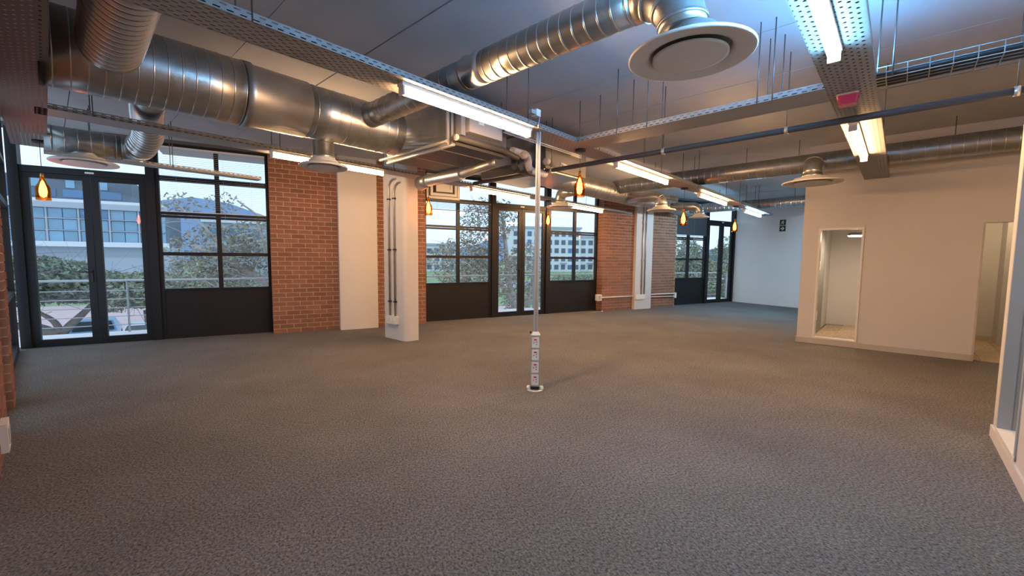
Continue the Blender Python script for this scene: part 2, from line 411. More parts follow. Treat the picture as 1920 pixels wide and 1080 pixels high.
# ------------------------------------------------------------------ brickwork
BL, BH, CP, BP = 0.209, 0.068, 0.078, 0.219
brick_me = {}
def brick_mesh(depth):
    k = round(depth, 3)
    if k not in brick_me:
        c = 0.004; mb = MB()
        xs = (-BL / 2, BL / 2)
        # chamfered front arrises (front is -y)
        vs = []
        for z in (-BH / 2, BH / 2):
            for x in xs: vs.append((x, depth, z))
        for z in (-BH / 2, BH / 2):
            for x in xs: vs.append((x, c, z))
        for z in (-BH / 2 + c, BH / 2 - c):
            for x in (xs[0] + c, xs[1] - c): vs.append((x, 0, z))
        fs = [(0, 4, 6, 2), (1, 3, 7, 5), (0, 1, 5, 4), (2, 6, 7, 3), (8, 9, 11, 10), (4, 5, 9, 8), (6, 10, 11, 7), (4, 8, 10, 6), (5, 7, 11, 9)]
        fs = [tuple(reversed(f)) for f in fs]
        mb.add(vs, fs); brick_me[k] = mb.mesh('brick', M['brick'])
    return brick_me[k]
def brick_wall(name, x0, x1, y, ztop, depth=0.2, end0=False, end1=False, root=None, fr=None):
    """bricks in stretcher bond on a recessed mortar bed; local x along the wall, y into it"""
    r = root or sroot(name)
    bed = MB().box(x0 + (.007 if end0 else 0), x1 - (.007 if end1 else 0), y + .007, y + depth + .03, 0, ztop).build('mortar_bed', M['mortar'], r)
    n = int(ztop / CP)
    for c in range(n):
        zc = c * CP + BH / 2 + 0.004
        x = x0 - (BP / 2 if c % 2 else 0) + (0.0 if end0 else -0.03)
        while x < x1:
            a, b = max(x, x0), min(x + BL, x1)
            if b - a > 0.03:
                dp = depth if (end0 and a - x0 < .02) or (end1 and x1 - b < .02) else 0.06
                o = link('brick', brick_mesh(dp), r)
                o.location = ((a + b) / 2, y + random.uniform(-.002, .002), zc)
                o.scale = ((b - a) / BL, 1, 1)
            x += BP
    return r
brick_wall('wall_back_left', 0.147, 1.26, BY, CEIL, end0=True)
brick_wall('wall_back_middle', 1.88, 2.90, BY, CEIL, end1=True)
brick_wall('wall_back_right', 7.60, 8.70, BY, CEIL, end0=True)
brick_wall('wall_back_end', 9.28, 10.37, BY, CEIL, end1=True)
struct(MB().extrude(rounded(0.68, CEIL, .008, 1), (1.57, 8.085, CEIL / 2), Vector((1, 0, 0)), Vector((0, 0, 1)), Vector((0, 1, 0)), .2).build('wall_panel_left', M['white']))
struct(MB().extrude(rounded(0.62, CEIL, .008, 1), (8.99, 8.115, CEIL / 2), Vector((1, 0, 0)), Vector((0, 0, 1)), Vector((0, 1, 0)), .2).build('wall_panel_right', M['white']))
# lintel strip over the windows
struct(bx('wall_back_head', M['box'], -3.3, XF, WY + .0, WY + .2, 3.07, CEIL + .02))
struct(bx('wall_back_core', M['mortar'], 0.16, 2.89, BY + .23, BY + .36, 0, CEIL))
struct(bx('wall_back_core_right', M['mortar'], 7.61, 10.36, BY + .23, BY + .36, 0, CEIL))

# left wall, grid line u = -0.25, brick piers either side of a framed opening
lr = sroot('wall_left', loc=G(-0.25, 0), rz=GA + pi / 2)      # local x = +v, local y = -u (into the wall)
brick_wall('wall_left', 3.0, 4.65, 0.0, CEIL, depth=.2, end1=True, root=lr)
lr2 = sroot('wall_left_corner', loc=G(-0.25, 0), rz=GA + pi / 2)
brick_wall('wall_left_corner', 5.42, 5.80, 0.0, CEIL, depth=.2, end0=True, end1=True, root=lr2)
struct(MB().box(-0.7, 3.0, .0, .2, 0, CEIL).build('wall_left_near', M['white'], loc=G(-0.25, 0), rot=(0, 0, GA + pi / 2)))

# ------------------------------------------------------------------ windows and glazed doors
FD = 0.07   # frame depth
def bars(name, parent, x0, x1, z0, z1, y0=WY, d=FD, m='frame'):
    return MB().box(x0, x1, y0, y0 + d, z0, z1).build(name, M[m], parent)
def pane(parent, x0, x1, z0, z1, y=WY + .035):
    return MB().box(x0, x1, y, y + .006, z0, z1).build('pane', M['glass'], parent)
def window(name, x0, xm, x1, fw_=0.05, loc=(0, 0, 0), rz=0, Y=WY, toplight=True):
    r = sroot(name, loc, rz)
    zt = 3.06
    bars('frame_post', r, x0, x0 + fw_, 0, zt, Y); bars('frame_post', r, x1 - fw_, x1, 0, zt, Y)
    bars('frame_head', r, x0 + fw_, x1 - fw_, zt - .05, zt, Y)
    bars('mullion', r, xm - .032, xm + .032, .80, zt - .05, Y)
    bars('panel', r, x0 + fw_, x1 - fw_, 0, .775, Y + .01, .05, 'panel')
    bars('frame_rail', r, x0 + fw_, x1 - fw_, .775, .805, Y - .008, FD + .01)
    for a, b in ((x0 + fw_, xm - .032), (xm + .032, x1 - fw_)):
        for z0, z1 in ((1.328, 1.382), (1.925, 1.960), (1.972, 2.010), (2.49, 2.57)):
            bars('glazing_bar', r, a, b, z0, z1, Y)
        for z0, z1 in ((.805, 1.328), (1.382, 1.925), (2.010, 2.49), (2.57, zt - .05)):
            pane(r, a, b, z0, z1, Y + .035)
    return r
def door(name, x0, xm, x1, post=0.11, loc=(0, 0, 0), Y=WY, handle_side=1):
    r = sroot(name, loc)
    zt = 3.06
    bars('frame_post', r, x0, x0 + post, 0, zt, Y - .03, FD + .05); bars('frame_post', r, x1 - post, x1, 0, zt, Y - .03, FD + .05)
    bars('frame_head', r, x0 + post, x1 - post, zt - .05, zt, Y); bars('transom', r, x0 + post, x1 - post, 2.47, 2.56, Y - .01, FD + .02)
    bars('threshold', r, x0 + post, x1 - post, 0, .03, Y, FD)
    pane(r, x0 + post, x1 - post, 2.56, zt - .05, Y + .035)
    st = 0.085
    for i, (a, b) in enumerate(((x0 + post + .004, xm - .004), (xm + .004, x1 - post - .004))):
        lf = bpy.data.objects.new('leaf', None); COL.objects.link(lf); lf.parent = r
        bars('stile', lf, a, a + st, .03, 2.465, Y + .005, .055); bars('stile', lf, b - st, b, .03, 2.465, Y + .005, .055)
        bars('top_rail', lf, a + st, b - st, 2.40, 2.465, Y + .005, .055); bars('bottom_rail', lf, a + st, b - st, .03, .105, Y + .005, .055)
        pane(lf, a + st, b - st, .105, 2.40, Y + .03)
        if i == 0:
            mb = MB().box(b - .055, b - .03, Y - .012, Y + .005, .93, 1.10)
            mb.tube([(b - .043, Y - .01, 1.08), (b - .043, Y - .05, 1.08), (b - .05, Y - .055, 1.08), (b - .17, Y - .055, 1.08)], .009, 8)
            mb.build('handle', M['dark'], lf)
    MB().box(xm - .05, xm + .05, Y - .014, Y - .01, 2.500, 2.525).build('door_tag', M['plastic'], r)
    return r
door('door_1', -2.99, -2.15, -1.40, .11)
window('window_1', -1.40, -0.595, 0.15)
window('window_2', 2.93, 3.70, 4.50)
door('door_2', 4.50, 5.298, 6.07, .10)
window('window_3', 6.07, 6.86, 7.60)
window('window_4', 10.40, 11.17, 11.96)
door('door_3', 11.96, 12.74, 13.40, .09)
# side windows in the left wall (seen edge on)
def side_window(name, v0, v1):
    r = sroot(name, G(-0.25, 0), GA + pi / 2)
    for a, b in ((v0, v0 + .06), (v1 - .06, v1)): MB().box(a, b, .06, .13, 0, 3.06).build('frame_post', M['frame'], r)
    for z0, z1 in ((0, .10), (.78, .84), (1.93, 2.0), (2.5, 2.56), (3.0, 3.12)): MB().box(v0 + .06, v1 - .06, .06, .13, z0, z1).build('glazing_bar', M['frame'], r)
    for z0, z1 in ((.10, .78), (.84, 1.93), (2.0, 2.5), (2.56, 3.0)): MB().box(v0 + .06, v1 - .06, .09, .096, z0, z1).build('pane', M['glass'], r)
    return r
side_window('window_5', 4.65, 5.42)
side_window('window_6', 5.80, 8.72)

# ------------------------------------------------------------------ column with conduits and socket box
colm = sroot('column', rz=GA)
poly = []
cu0, cu1, cv0, cv1 = 3.83, 4.08, 5.57, 6.18
for cx, cy, a0, r in ((cu1, cv1, 0, .01), (cu0, cv1, 90, .012), (cu0, cv0, 180, .085), (cu1, cv0, 270, .02)):
    sx = -1 if a0 in (0, 270) else 1; sy = -1 if a0 in (0, 90) else 1
    for k in range(15):
        a = radians(a0 + 90 * k / 14); poly.append((cx + sx * r + r * cos(a), cy + sy * r + r * sin(a)))
mb = MB().prism(poly, 0, CEIL)
o = mb.build('wall_column_shaft', M['white'], colm)
cs = thing('socket_box', 'white socket box low on the painted column, two conduits rising from it', 'socket', G(3.83, 5.912, .32), GA)
MB().extrude(rounded(.29, .13, .012), (-.055, 0, 0), Vector((0, 1, 0)), Vector((0, 0, 1)), Vector((1, 0, 0)), .055).build('housing', M['plastic'], cs)
for dy in (-.06, .05):
    MB().extrude(rounded(.085, .085, .006), (-.060, dy, 0), Vector((0, 1, 0)), Vector((0, 0, 1)), Vector((1, 0, 0)), .006).build('socket_plate', M['plastic'], cs)
    for a, b in ((-.015, -.01), (.015, -.01), (0, .02)): MB().box(-.062, -.059, dy + a - .004, dy + a + .004, b - .004, b + .004).build('pin_hole', M['dark'], cs)
for k, (dv, lab) in enumerate(((5.985, 'left of the two grey conduits running up the white column'), (5.835, 'right of the two grey conduits running up the white column'))):
    c = thing('conduit', lab, 'conduit', G(3.83, dv, .385), GA, 'conduits on the column')
    arc = [(-.022, 0, 0), (-.022, 0, 2.02 - .07 * k)]
    for q in range(1, 7):
        a = radians(15 * q); arc.append((-.022, -.14 * (1 - cos(a)), 2.02 - .07 * k + .14 * sin(a)))
    arc.append((-.022, -.20 + k * .03, 2.16 - .07 * k))
    MB().tube(arc, .0145, 10).build('pipe', M['galv2'], c)
    for z in (.22, 1.05, 1.85): MB().box(-.04, 0, -.026, .026, z, z + .022).build('saddle', M['dark'], c)

# ------------------------------------------------------------------ trunking and sockets on the far brick pier
t = thing('surface_trunking', 'white conduit run with middle box across the far brick pier', 'conduit', (7.5, 8.14, .3))
MB().tube([(0, .03, .055), (1.3, .03, .055)], .016, 10).build('conduit', M['plastic'], t)
MB().tube([(1.45, .02, .08), (2.86, .02, .075), (2.88, .05, .07)], .015, 10).build('conduit', M['plastic'], t)
MB().tube([(1.45, .02, .02), (2.80, .02, -.005)], .013, 10).build('conduit', M['plastic'], t)
MB().extrude(rounded(.34, .125, .012), (1.37, -.06, .035), Vector((1, 0, 0)), Vector((0, 0, 1)), Vector((0, 1, 0)), .055).build('middle_box', M['plastic'], t)
MB().box(2.80, 2.86, -.01, .05, -.05, .1).build('end_elbow', M['plastic'], t)
t = thing('wall_socket', 'square white socket box at the left edge of the far brick pier', 'socket', (7.46, 8.16, .36))
MB().extrude(rounded(.15, .16, .012), (0, -.04, 0), Vector((1, 0, 0)), Vector((0, 0, 1)), Vector((0, 1, 0)), .08).build('housing', M['plastic'], t)
MB().extrude(rounded(.10, .11, .008), (0, -.046, 0), Vector((1, 0, 0)), Vector((0, 0, 1)), Vector((0, 1, 0)), .006).build('cover_plate', M['grey'], t)
for k, (u_, lab) in enumerate(((8.945, 'left of the two grey conduits on the far white panel'), (9.06, 'right of the two grey conduits on the far white panel'))):
    c = thing('conduit', lab, 'conduit', (u_ - .04, 8.098, .40), 0, 'conduits on the far panel')
    MB().tube([(0, 0, 0), (0, 0, 2.5)], .016, 10).build('pipe', M['galv2'], c)
    for z in (.9, 1.9): MB().box(-.028, .028, -.018, .017, z, z + .025).build('saddle', M['grey'], c)
t = thing('door_stop_strip', 'thin metal strip lying on carpet by the far pier', 'strip', (7.35, 8.12, 0.0))
MB().box(-.2, .22, -.02, .02, 0, .012).build('strip', M['alu'], t)
MB().lathe([(0, .03), (.02, .028), (.026, .012), (.026, 0)], 14, (.2, 0, 0)).build('knob', M['alu'], t)
t = thing('wall_socket', 'white socket low on the near left brick wall', 'socket', G(-0.25, 4.02, .18), GA)
MB().box(0, .035, -.09, .09, -.09, .09).build('housing', M['plastic'], t)
MB().box(.035, .039, -.05, .05, -.05, .05).build('cover_plate', M['grey'], t)

# ------------------------------------------------------------------ cable trays
RODME = MB().tube([(0, 0, 0), (0, 0, 1)], .0045, 6).mesh('hanger_rod', M['steel'])
def tray(label, p0, along, length, width, m='tray', rods=(), cables=0, z=2.52, h=.044, group='perforated cable trays', top=CEIL):
    """galvanised tray; local x along the run"""
    ang = math.atan2(along.y, along.x)
    t = thing('cable_tray', label, 'cable tray', (p0[0], p0[1], z), ang, group)
    hw = width / 2
    MB().box(0, length, -hw, hw, 0, .002).build('tray_bed', M[m], t)
    for s in (-1, 1):
        sd = MB().box(0, length, -h, 0, -.001, .001)      # modelled flat, stood on edge
        o = sd.build('tray_side', M['trayside'], t); o.location = (0, s * hw, 0); o.rotation_euler = (-pi / 2, 0, 0)
        MB().box(0, length, s * hw - (.012 if s > 0 else 0), s * hw + (0 if s > 0 else .012), h, h + .002).build('tray_lip', M['lip'], t)
    for k in range(cables):  # unseen cables added so the holes in the bed read dark
        y = -hw + .022 + (width - .044) * k / max(1, cables - 1)
        c_ = [(length * q / 6, y + (random.uniform(-.004, .004) if 0 < q < 6 else 0), .016) for q in range(7)]
        MB().tube(c_, .0125, 7).build('cable', M['cable'], t)
    for r in rods:
        for s in (-1, 1):
            o = link('hanger_rod', RODME, t); o.location = (r, s * (hw + .0), 0); o.scale = (1, 1, top - z)
    return t
tray('perforated tray with three warm tubes nearest the window wall', G(0.0, 5.33), ug, 13.0, .26, rods=(.35, 1.9, 3.4, 6.9, 8.4, 11.5), cables=9)
tray('long perforated tray crossing above the power pole', G(-0.2, 2.64), ug, 13.4, .26, rods=(1.0, 3.25, 4.5, 6.2, 7.7, 10.2, 11.8), cables=9)
tray('dotted tray with cold blue-white tube at top right', G(0.2, 0.325), ug, 8.2, .27, m='tray_dot', rods=(3.75, 5.2), cables=10)
tray('perforated cross tray joining the dotted tray and the long tray', G(4.01, .46), vg, 2.05, .33, m='tray', rods=(.32, .42, 1.3, 1.6), cables=11)
tray('perforated tray along the left brick wall', G(-0.06, 2.2), vg, 4.9, .27, m='tray_dark', rods=(1.5, 4.0))
tray('short narrow tray ending in front of the first window', G(0.05, 7.30), ug, 2.3, .17, rods=(.4, 1.2), h=.044, z=2.5)
# wire basket tray with cables on the far side of the dotted tray
t = thing('wire_basket_tray', 'wire basket tray full of dark cables at upper right', 'cable tray', G(3.94, .19, 2.50), GA - pi / 2)
L = 1.6
for y in (-.12, -.06, 0, .06, .12): MB().tube([(0, y, 0), (L, y, 0)], .0032, 6).build('long_wire', M['wire'], t)
for y in (-.12, .12):
    for z in (.035, .07): MB().tube([(0, y, z), (L, y, z)], .0032, 6).build('long_wire', M['wire'], t)
cw = MB().tube([(0, -.12, .07), (0, -.12, 0), (0, .12, 0), (0, .12, .07)], .0032, 6).mesh('cross_wire', M['wire'])
for k in range(16): o = link('cross_wire', cw, t); o.location = (.05 + k * .1, 0, 0)
for k in range(10):
    y = -.105 + k * .023; mb = MB().tube([(0, y, .022), (.5, y + random.uniform(-.012, .012), .026), (1.0, y + random.uniform(-.012, .012), .022), (L, y, .024)], .0135, 8)
    mb.build('cable', M['cable'], t)
for r in (.08, .62, 1.2):
    o = link('hanger_rod', RODME, t); o.location = (r, -.125, 0); o.scale = (1, 1, CEIL - 2.5)

# dark pipe along v with split clamps
t = thing('sprinkler_pipe', 'dark straight pipe with clamps crossing under the trays', 'pipe', G(4.55, -0.56, 2.455), GA + pi / 2)
MB().tube([(0, 0, 0), (5.35, 0, 0)], .027, 14).build('pipe', M['darkpipe'], t)
for x in (.06, 1.36, 2.45, 3.9):
    MB().tube([(x - .014, 0, 0), (x + .014, 0, 0)], .034, 14).build('clamp', M['alu'], t)
    MB().tube([(x, 0, .03), (x, 0, CEIL - 2.455)], .005, 6).build('clamp_rod', M['steel'], t)

# ------------------------------------------------------------------ tube lights under the trays
def tube_light(label, u0, u1, v, cold=False, z=2.52, mt=None):
    t = thing('tube_light', label, 'light', G(u0, v, z), GA, 'tube lights under the trays')
    L = u1 - u0
    MB().box(-.02, L + .02, -.034, .034, -.024, 0).build('batten', M['plastic'], t)
    MB().tube([(0, 0, -.052), (L, 0, -.052)], .027, 14, cap=False).build('glowing_tube', M[mt or ('ccold' if cold else 'cwarm')], t)
    for x in (-.012, L - .002): MB().box(x, x + .014, -.030, .030, -.082, -.02).build('end_cap', M['plastic'], t)
    return t
tube_light('warm tube partly behind round diffuser before the brick pier', 1.83, 3.25, 5.25)
tube_light('warm tube seen above the middle glazed door', 4.95, 6.45, 5.27)
tube_light('warm tube at the right of the middle windows', 7.75, 9.25, 5.29)
tube_light('large warm tube beside the top of the power pole', 1.77, 3.15, 2.59)
tube_light('warm tube right of the power pole, second along the long tray', 4.90, 6.45, 2.62)
tube_light('warm tube third along the long tray, nearer the far wall', 8.05, 9.60, 2.67)
tube_light('cold white tube at the end of the long tray near the far wall', 11.2, 12.7, 2.70, True)
cl = tube_light('bright cold blue-white tube at the top right edge', 1.75, 3.15, 0.345, True, mt='ccold_near')
MB().box(-.22, 2.47, -.10, -.02, .030, .035).build('uplight_shield', M['plastic'], cl)  # added plate, blocks the uplight's glow through the tray holes
MB().tube([(-.2, -.06, .052), (2.45, -.06, .052)], .016, 10).build('uplight_tube', M['cup'], cl)
tube_light('warm tube on the dotted tray before the partition wall', 4.90, 6.42, 0.37)

# ------------------------------------------------------------------ ducts
RING = {}
def ring_mesh(r, h, m, seg):
    k = (round(r, 3), h, m.name)
    if k not in RING:
        RING[k] = MB().lathe([(r - .002, -.006), (r + h, -.003), (r + h, .003), (r - .002, .006)], seg).mesh('seam_ring', m)
    return RING[k]
def spiral(name, a, b, r, m, parent, pitch=.11, ridge=.006, seg=40):
    """smooth round duct with a standing seam ring every pitch"""
    a = Vector(a); b = Vector(b); L = (b - a).length; d = (b - a) / L
    k = max(2, int(L / .25) + 1)
    o = MB().tube([a + d * (L * i / (k - 1)) for i in range(k)], r, seg).build(name, m, parent)
    q = d.to_track_quat('Z', 'Y').to_euler()
    x = pitch * .5
    while x < L - .01:
        s_ = link('seam_ring', ring_mesh(r, ridge, M['seam'], seg), parent); s_.location = a + d * x; s_.rotation_euler = q
        x += pitch
    return o
def smooth_path(pts, n=8):
    pts = [Vector(p) for p in pts]; P = [pts[0] * 2 - pts[1]] + pts + [pts[-1] * 2 - pts[-2]]; out = []
    for i in range(1, len(P) - 2):
        for k in range(n):
            t = k / n
            out.append(0.5 * ((2 * P[i]) + (-P[i - 1] + P[i + 1]) * t + (2 * P[i - 1] - 5 * P[i] + 4 * P[i + 1] - P[i + 2]) * t * t + (-P[i - 1] + 3 * P[i] - 3 * P[i + 1] + P[i + 2]) * t ** 3))
    out.append(pts[-1]); return out
def flex(name, pts, r, m, parent, pitch=.032, amp=.008, seg=36):
    c = smooth_path(pts, 30); L = [0]
    for a, b in zip(c[:-1], c[1:]): L.append(L[-1] + (b - a).length)
    out = []; rad = []; s = 0.0; j = 0; half = 0
    while s < L[-1]:
        while j < len(L) - 2 and L[j + 1] < s: j += 1
        t = (s - L[j]) / max(1e-6, L[j + 1] - L[j]); out.append(c[j].lerp(c[j + 1], t)); rad.append(r - (amp * 1.3 if half % 4 == 0 else 0) + (amp * .3 if half % 4 == 2 else 0)); half += 1
        s += pitch / 4
    body = MB().tube(out, rad, seg).build(name, m, parent)
    if pitch > .052:  # dark rings in the grooves, their colour stands in for groove shade
        me = MB().lathe([(r - amp * .9, -.006), (r - amp * .45, -.004), (r - amp * .45, .004), (r - amp * .9, .006)], seg).mesh('groove_shade', M['groove_shade'])
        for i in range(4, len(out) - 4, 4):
            o = link('groove_shade', me, parent); o.location = out[i]; o.rotation_euler = (out[i + 1] - out[i - 1]).to_track_quat('Z', 'Y').to_euler()
    return body
def elbow_pts(p, d0, d1, R, n=9):
    """quarter bend of radius R starting at p heading d0 and leaving along d1"""
    p = Vector(p); d0 = Vector(d0).normalized(); d1 = Vector(d1).normalized(); c = p + d1 * R
    return [c - d1 * R * cos(a) + d0 * R * sin(a) for a in [pi / 2 * k / n for k in range(n + 1)]]
DN = Vector((0, 0, -1))

def diffuser(label, P, R, rn, ztop, bend=None):
    """round ceiling diffuser; P = centre of its rim, ztop = where its neck ends"""
    t = thing('air_diffuser', label, 'diffuser', P, 0, 'round air diffusers')
    h = ztop - P[2]
    MB().lathe([(rn, .085), (rn + .006, .09), (rn + .006, .11), (rn, .115), (rn, h)], 36).build('neck', M['galv'], t)
    k = R / .3
    MB().lathe([(rn + .004, .10), (rn + .012 * k, .065), (R * .72, .035), (R * .95, .020), (R, .010), (R, 0), (R * .985, -.004), (R * .95, -.003), (R * .72, .006), (R * .66, .012), (R * .63, .035), (R * .60, .065), (rn, .075)], 48).build('flange', M['diff'], t)
    MB().lathe([(0.001, -.014), (R * .56, -.006), (R * .60, -.006), (R * .60, .004), (R * .52, .016), (.001, .018)], 48).build('centre_disc', M['diff'], t)
    MB().lathe([(R * .60, .03), (R * .18, .05), (.001, .05)], 36).build('throat', M['greywall'], t)
    return t

t = thing('loose_cable', 'loose black cable arching above the tray near the first window', 'cable', G(1.2, 5.40, 2.57), GA)
MB().tube(smooth_path([(0, 0, 0), (.2, .02, .035), (.42, .03, .05), (.62, .02, .03), (.80, 0, -.005)], 6), .006, 8).build('cable', M['cable'], t)
# main spiral duct
md = thing('main_air_duct', 'large round galvanised duct running along the windows to the air unit', 'duct', G(0.05, 4.19, 2.70), GA)
spiral('spiral_body', (0, 0, 0), (1.16, 0, 0), .262, M['galv'], md, .085, .0025)
MB().tube([(1.16, 0, 0), (1.22, 0, 0), (1.24, 0, 0), (1.70, 0, 0)], [.270, .270, .256, .250], 40).build('plain_section', M['galv2'], md)
spiral('spiral_body', (1.70, 0, 0), (2.70, 0, 0), .240, M['galv'], md, .105, .003)
MB().tube([(-.02, 0, 0), (.0, 0, 0)], [.264, .272], 40).build('end_cap', M['dark'], md)
# square-to-round reducer to the flange
mb = MB(); n = 32; vs = []
hx, hy, hz = 2.87, .54, .215
for k in range(n):
    a = 2 * pi * k / n; vs.append((2.70, .240 * cos(a), .240 * sin(a)))
for k in range(n):
    a = 2 * pi * k / n; c, s_ = cos(a), sin(a); q = max(abs(c), abs(s_)); vs.append((hx, -.15 + hy * c / q, .02 + hz * s_ / q))
mb.add(vs, [(k, (k + 1) % n, n + (k + 1) % n, n + k) for k in range(n)]); mb.build('reducer', M['galv'], md)
for x in (2.87, 2.925):
    mb = MB()
    for a, b, c_, d_ in ((-.71, .41, .225, .255), (-.71, .41, -.215, -.185), (-.71, -.68, -.185, .225), (.38, .41, -.185, .225)): mb.box(x, x + .03, a, b, c_, d_)
    mb.build('flange', M['alu'], md)

ac = thing('air_unit', 'dark grey ceiling air unit joined to the large duct', 'air unit', G(2.985, 3.44, 2.49), GA, 'ceiling air units')
MB().box(.02, .80, 0, 1.20, 0, .56).build('casing', M['box'], ac)
for v in (.25, .75): MB().box(.02, .80, v, v + .012, -.006, 0).build('panel_seam', M['galv2'], ac)
MB().box(.12, .62, -.10, 0, .14, .40).build('control_box', M['grey'], ac)
MB().box(.04, .10, -.06, 0, .10, .40).build('bracket', M['alu'], ac)
MB().box(.25, .33, -.106, -.10, .24, .27).build('nameplate', M['signwhite'], ac)
for y, zz in ((-.02, -.02), (.10, -.035)): pass
for x0, z0 in ((-.13, .004), (-.03, -.012)):
    MB().tube([(x0, -.03, z0), (x0, 1.22, z0)], .016, 10).build('filter_rail', M['alu'], ac)
MB().tube([(-.02, -.05, .06), (.70, -.05, .06), (.95, -.05, .02)], .032, 12).build('drain_pipe', M['box'], ac)
MB().lathe([(.001, -.012), (.034, -.012), (.034, .012), (.001, .012)], 14).build('pipe_cap', M['plastic'], ac, (-.02, -.05, .06), (0, pi / 2, 0))
for x in (.06, .76):
    for y in (.04, 1.16): o = link('hanger_rod', RODME, ac); o.location = (x, y, .56); o.scale = (1, 1, CEIL - 2.49 - .56)

ac2 = thing('air_unit', 'dark grey ceiling air unit behind the power pole', 'air unit', G(4.55, 3.44, 2.50), GA, 'ceiling air units')
MB().box(0, .98, 0, 1.20, 0, .52).build('casing', M['box'], ac2)
MB().box(.02, .96, .04, 1.16, -.02, 0).build('drip_tray', M['galv2'], ac2)
MB().box(-.10, 0, .2, 1.0, .1, .45).build('filter_box', M['galv2'], ac2)
MB().box(.55, .80, -.03, 0, .25, .42).build('access_plate', M['grey'], ac2)
for x in (.06, .92):
    for y in (.04, 1.16): o = link('hanger_rod', RODME, ac2); o.location = (x, y, .52); o.scale = (1, 1, CEIL - 2.5 - .52)

# refrigerant and drain pipework between the two units
pw = thing('pipework', 'insulated pipe elbows and valves between the two air units', 'pipe', G(3.9, 3.35, 2.5), GA)
for k, (y, z, r) in enumerate(((.00, .10, .045), (.12, .12, .045), (.24, .14, .038))):
    a = [Vector((0, y + .1, z)), Vector((.22, y + .1, z))] + elbow_pts((.22, y + .1, z), (1, 0, 0), (0, 0, -1), .09) + elbow_pts((.31, y + .1, z - .10), (0, 0, -1), (1, 0, 0), .08) + [Vector((.66, y + .1, z - .18))]
    a = smooth_path(a[::2], 3)
    MB().tube(a, r, 14).build('insulated_pipe', M['box'] if k else M['grey'], pw)
for k in range(5):
    MB().tube([(-.3, -.04 - k * .022, .22 + k * .012), (1.2, -.04 - k * .022, .22 + k * .012)], .008, 8).build('small_pipe', M['alu'] if k % 2 else M['grey'], pw)
for x in (.10, .55):
    MB().lathe([(.001, -.04), (.03, -.04), (.045, -.02), (.045, .02), (.03, .04), (.001, .04)], 14).build('valve', M['grey'], pw, (x, .0, .05), (pi / 2, 0, 0))
MB().tube([(.75, -.08, .05), (.95, -.08, .03)], .014, 10).build('stub_pipe', M['plastic'], pw)
MB().tube([(.75, -.08, .05), (.75, -.08, -.03)], .009, 8).build('stub_bracket', M['grey'], pw)

# foil-wrapped pipe below the first unit
fp = thing('foil_duct', 'shiny foil wrapped duct under the air units', 'duct', G(3.76, 4.80, 2.40), GA - pi / 2)
flex('foil_sleeve', [(-.1, 0, 0), (.3, 0, 0), (.62, 0, .0)], .075, M['flex'], fp, .05, .002)
MB().tube([(.62, 0, 0), (1.12, 0, .05), (1.25, 0, .06)], .055, 18).build('pipe', M['galv2'], fp)
MB().tube([(-.35, .06, .0), (-.1, 0, 0)], [.10, .08], 18).build('cuff', M['galv2'], fp)

# near-left flexible duct into the main duct
fd = thing('flexible_duct', 'wide ribbed foil duct at the top left corner', 'duct', G(0.37, 3.6, 2.72), GA, 'foil flexible ducts')
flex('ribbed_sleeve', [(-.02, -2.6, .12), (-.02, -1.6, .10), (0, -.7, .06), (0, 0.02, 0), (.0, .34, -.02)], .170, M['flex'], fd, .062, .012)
fd2 = thing('flexible_duct', 'ribbed foil duct dropping behind the first tray to a diffuser', 'duct', G(0.6, 4.3, 2.72), GA, 'foil flexible ducts')
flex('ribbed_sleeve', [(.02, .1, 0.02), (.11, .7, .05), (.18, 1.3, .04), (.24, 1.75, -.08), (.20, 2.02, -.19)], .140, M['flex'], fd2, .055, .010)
ld = thing('branch_duct', 'short dark duct over the first glazed door', 'duct', G(0.05, 6.44, 2.52), GA, 'branch ducts')
spiral('spiral_body', (0, 0, 0), (.60, 0, 0), .130, M['galv'], ld, .1, .004)
MB().tube(elbow_pts((.60, 0, 0), (1, 0, 0), (0, -1, 0), .15), .131, 32).build('elbow', M['galv'], ld)
diffuser('dull diffuser hanging over the first glazed door', G(0.345, 6.45, 2.30), .285, .10, 2.42)

# branch from the main duct to the near diffuser
bd = thing('branch_duct', 'long spiral duct crossing the middle of the ceiling to the large diffuser', 'duct', G(2.33, 4.0, 2.735), GA - pi / 2, 'branch ducts')
spiral('spiral_body', (0, 0, 0), (1.46, 0, 0), .112, M['galv'], bd, .10, .0035)
MB().tube([(-.02, 0, 0), (.03, 0, 0)], .122, 36).build('collar', M['galv2'], bd)
MB().tube([(1.46, 0, 0), (1.50, 0, .006), (1.56, 0, -.004), (1.62, 0, .005), (1.68, 0, 0)], [.114, .122, .112, .121, .113], 32).build('crimped_joint', M['flex'], bd)
spiral('spiral_body', (1.68, 0, 0), (2.86, 0, 0), .114, M['galv'], bd, .085, .0035)
e = elbow_pts((2.86, 0, 0), (1, 0, 0), (0, 0, -1), .25)
MB().tube([(2.86, 0, 0)] + e, .118, 36).build('elbow', M['galv'], bd)
for k in (2, 5, 8): MB().tube([e[k] - (e[k + 1] - e[k]) * .2, e[k] + (e[k + 1] - e[k]) * .2], .124, 36).build('elbow_seam', M['galv2'], bd)
diffuser('largest round white diffuser near the top middle of the picture', G(2.36, .86, 2.36), .305, .125, 2.49)

diffuser('round diffuser hanging under the large duct before the brick pier', G(2.0, 4.33, 2.225), .235, .105, 2.48)

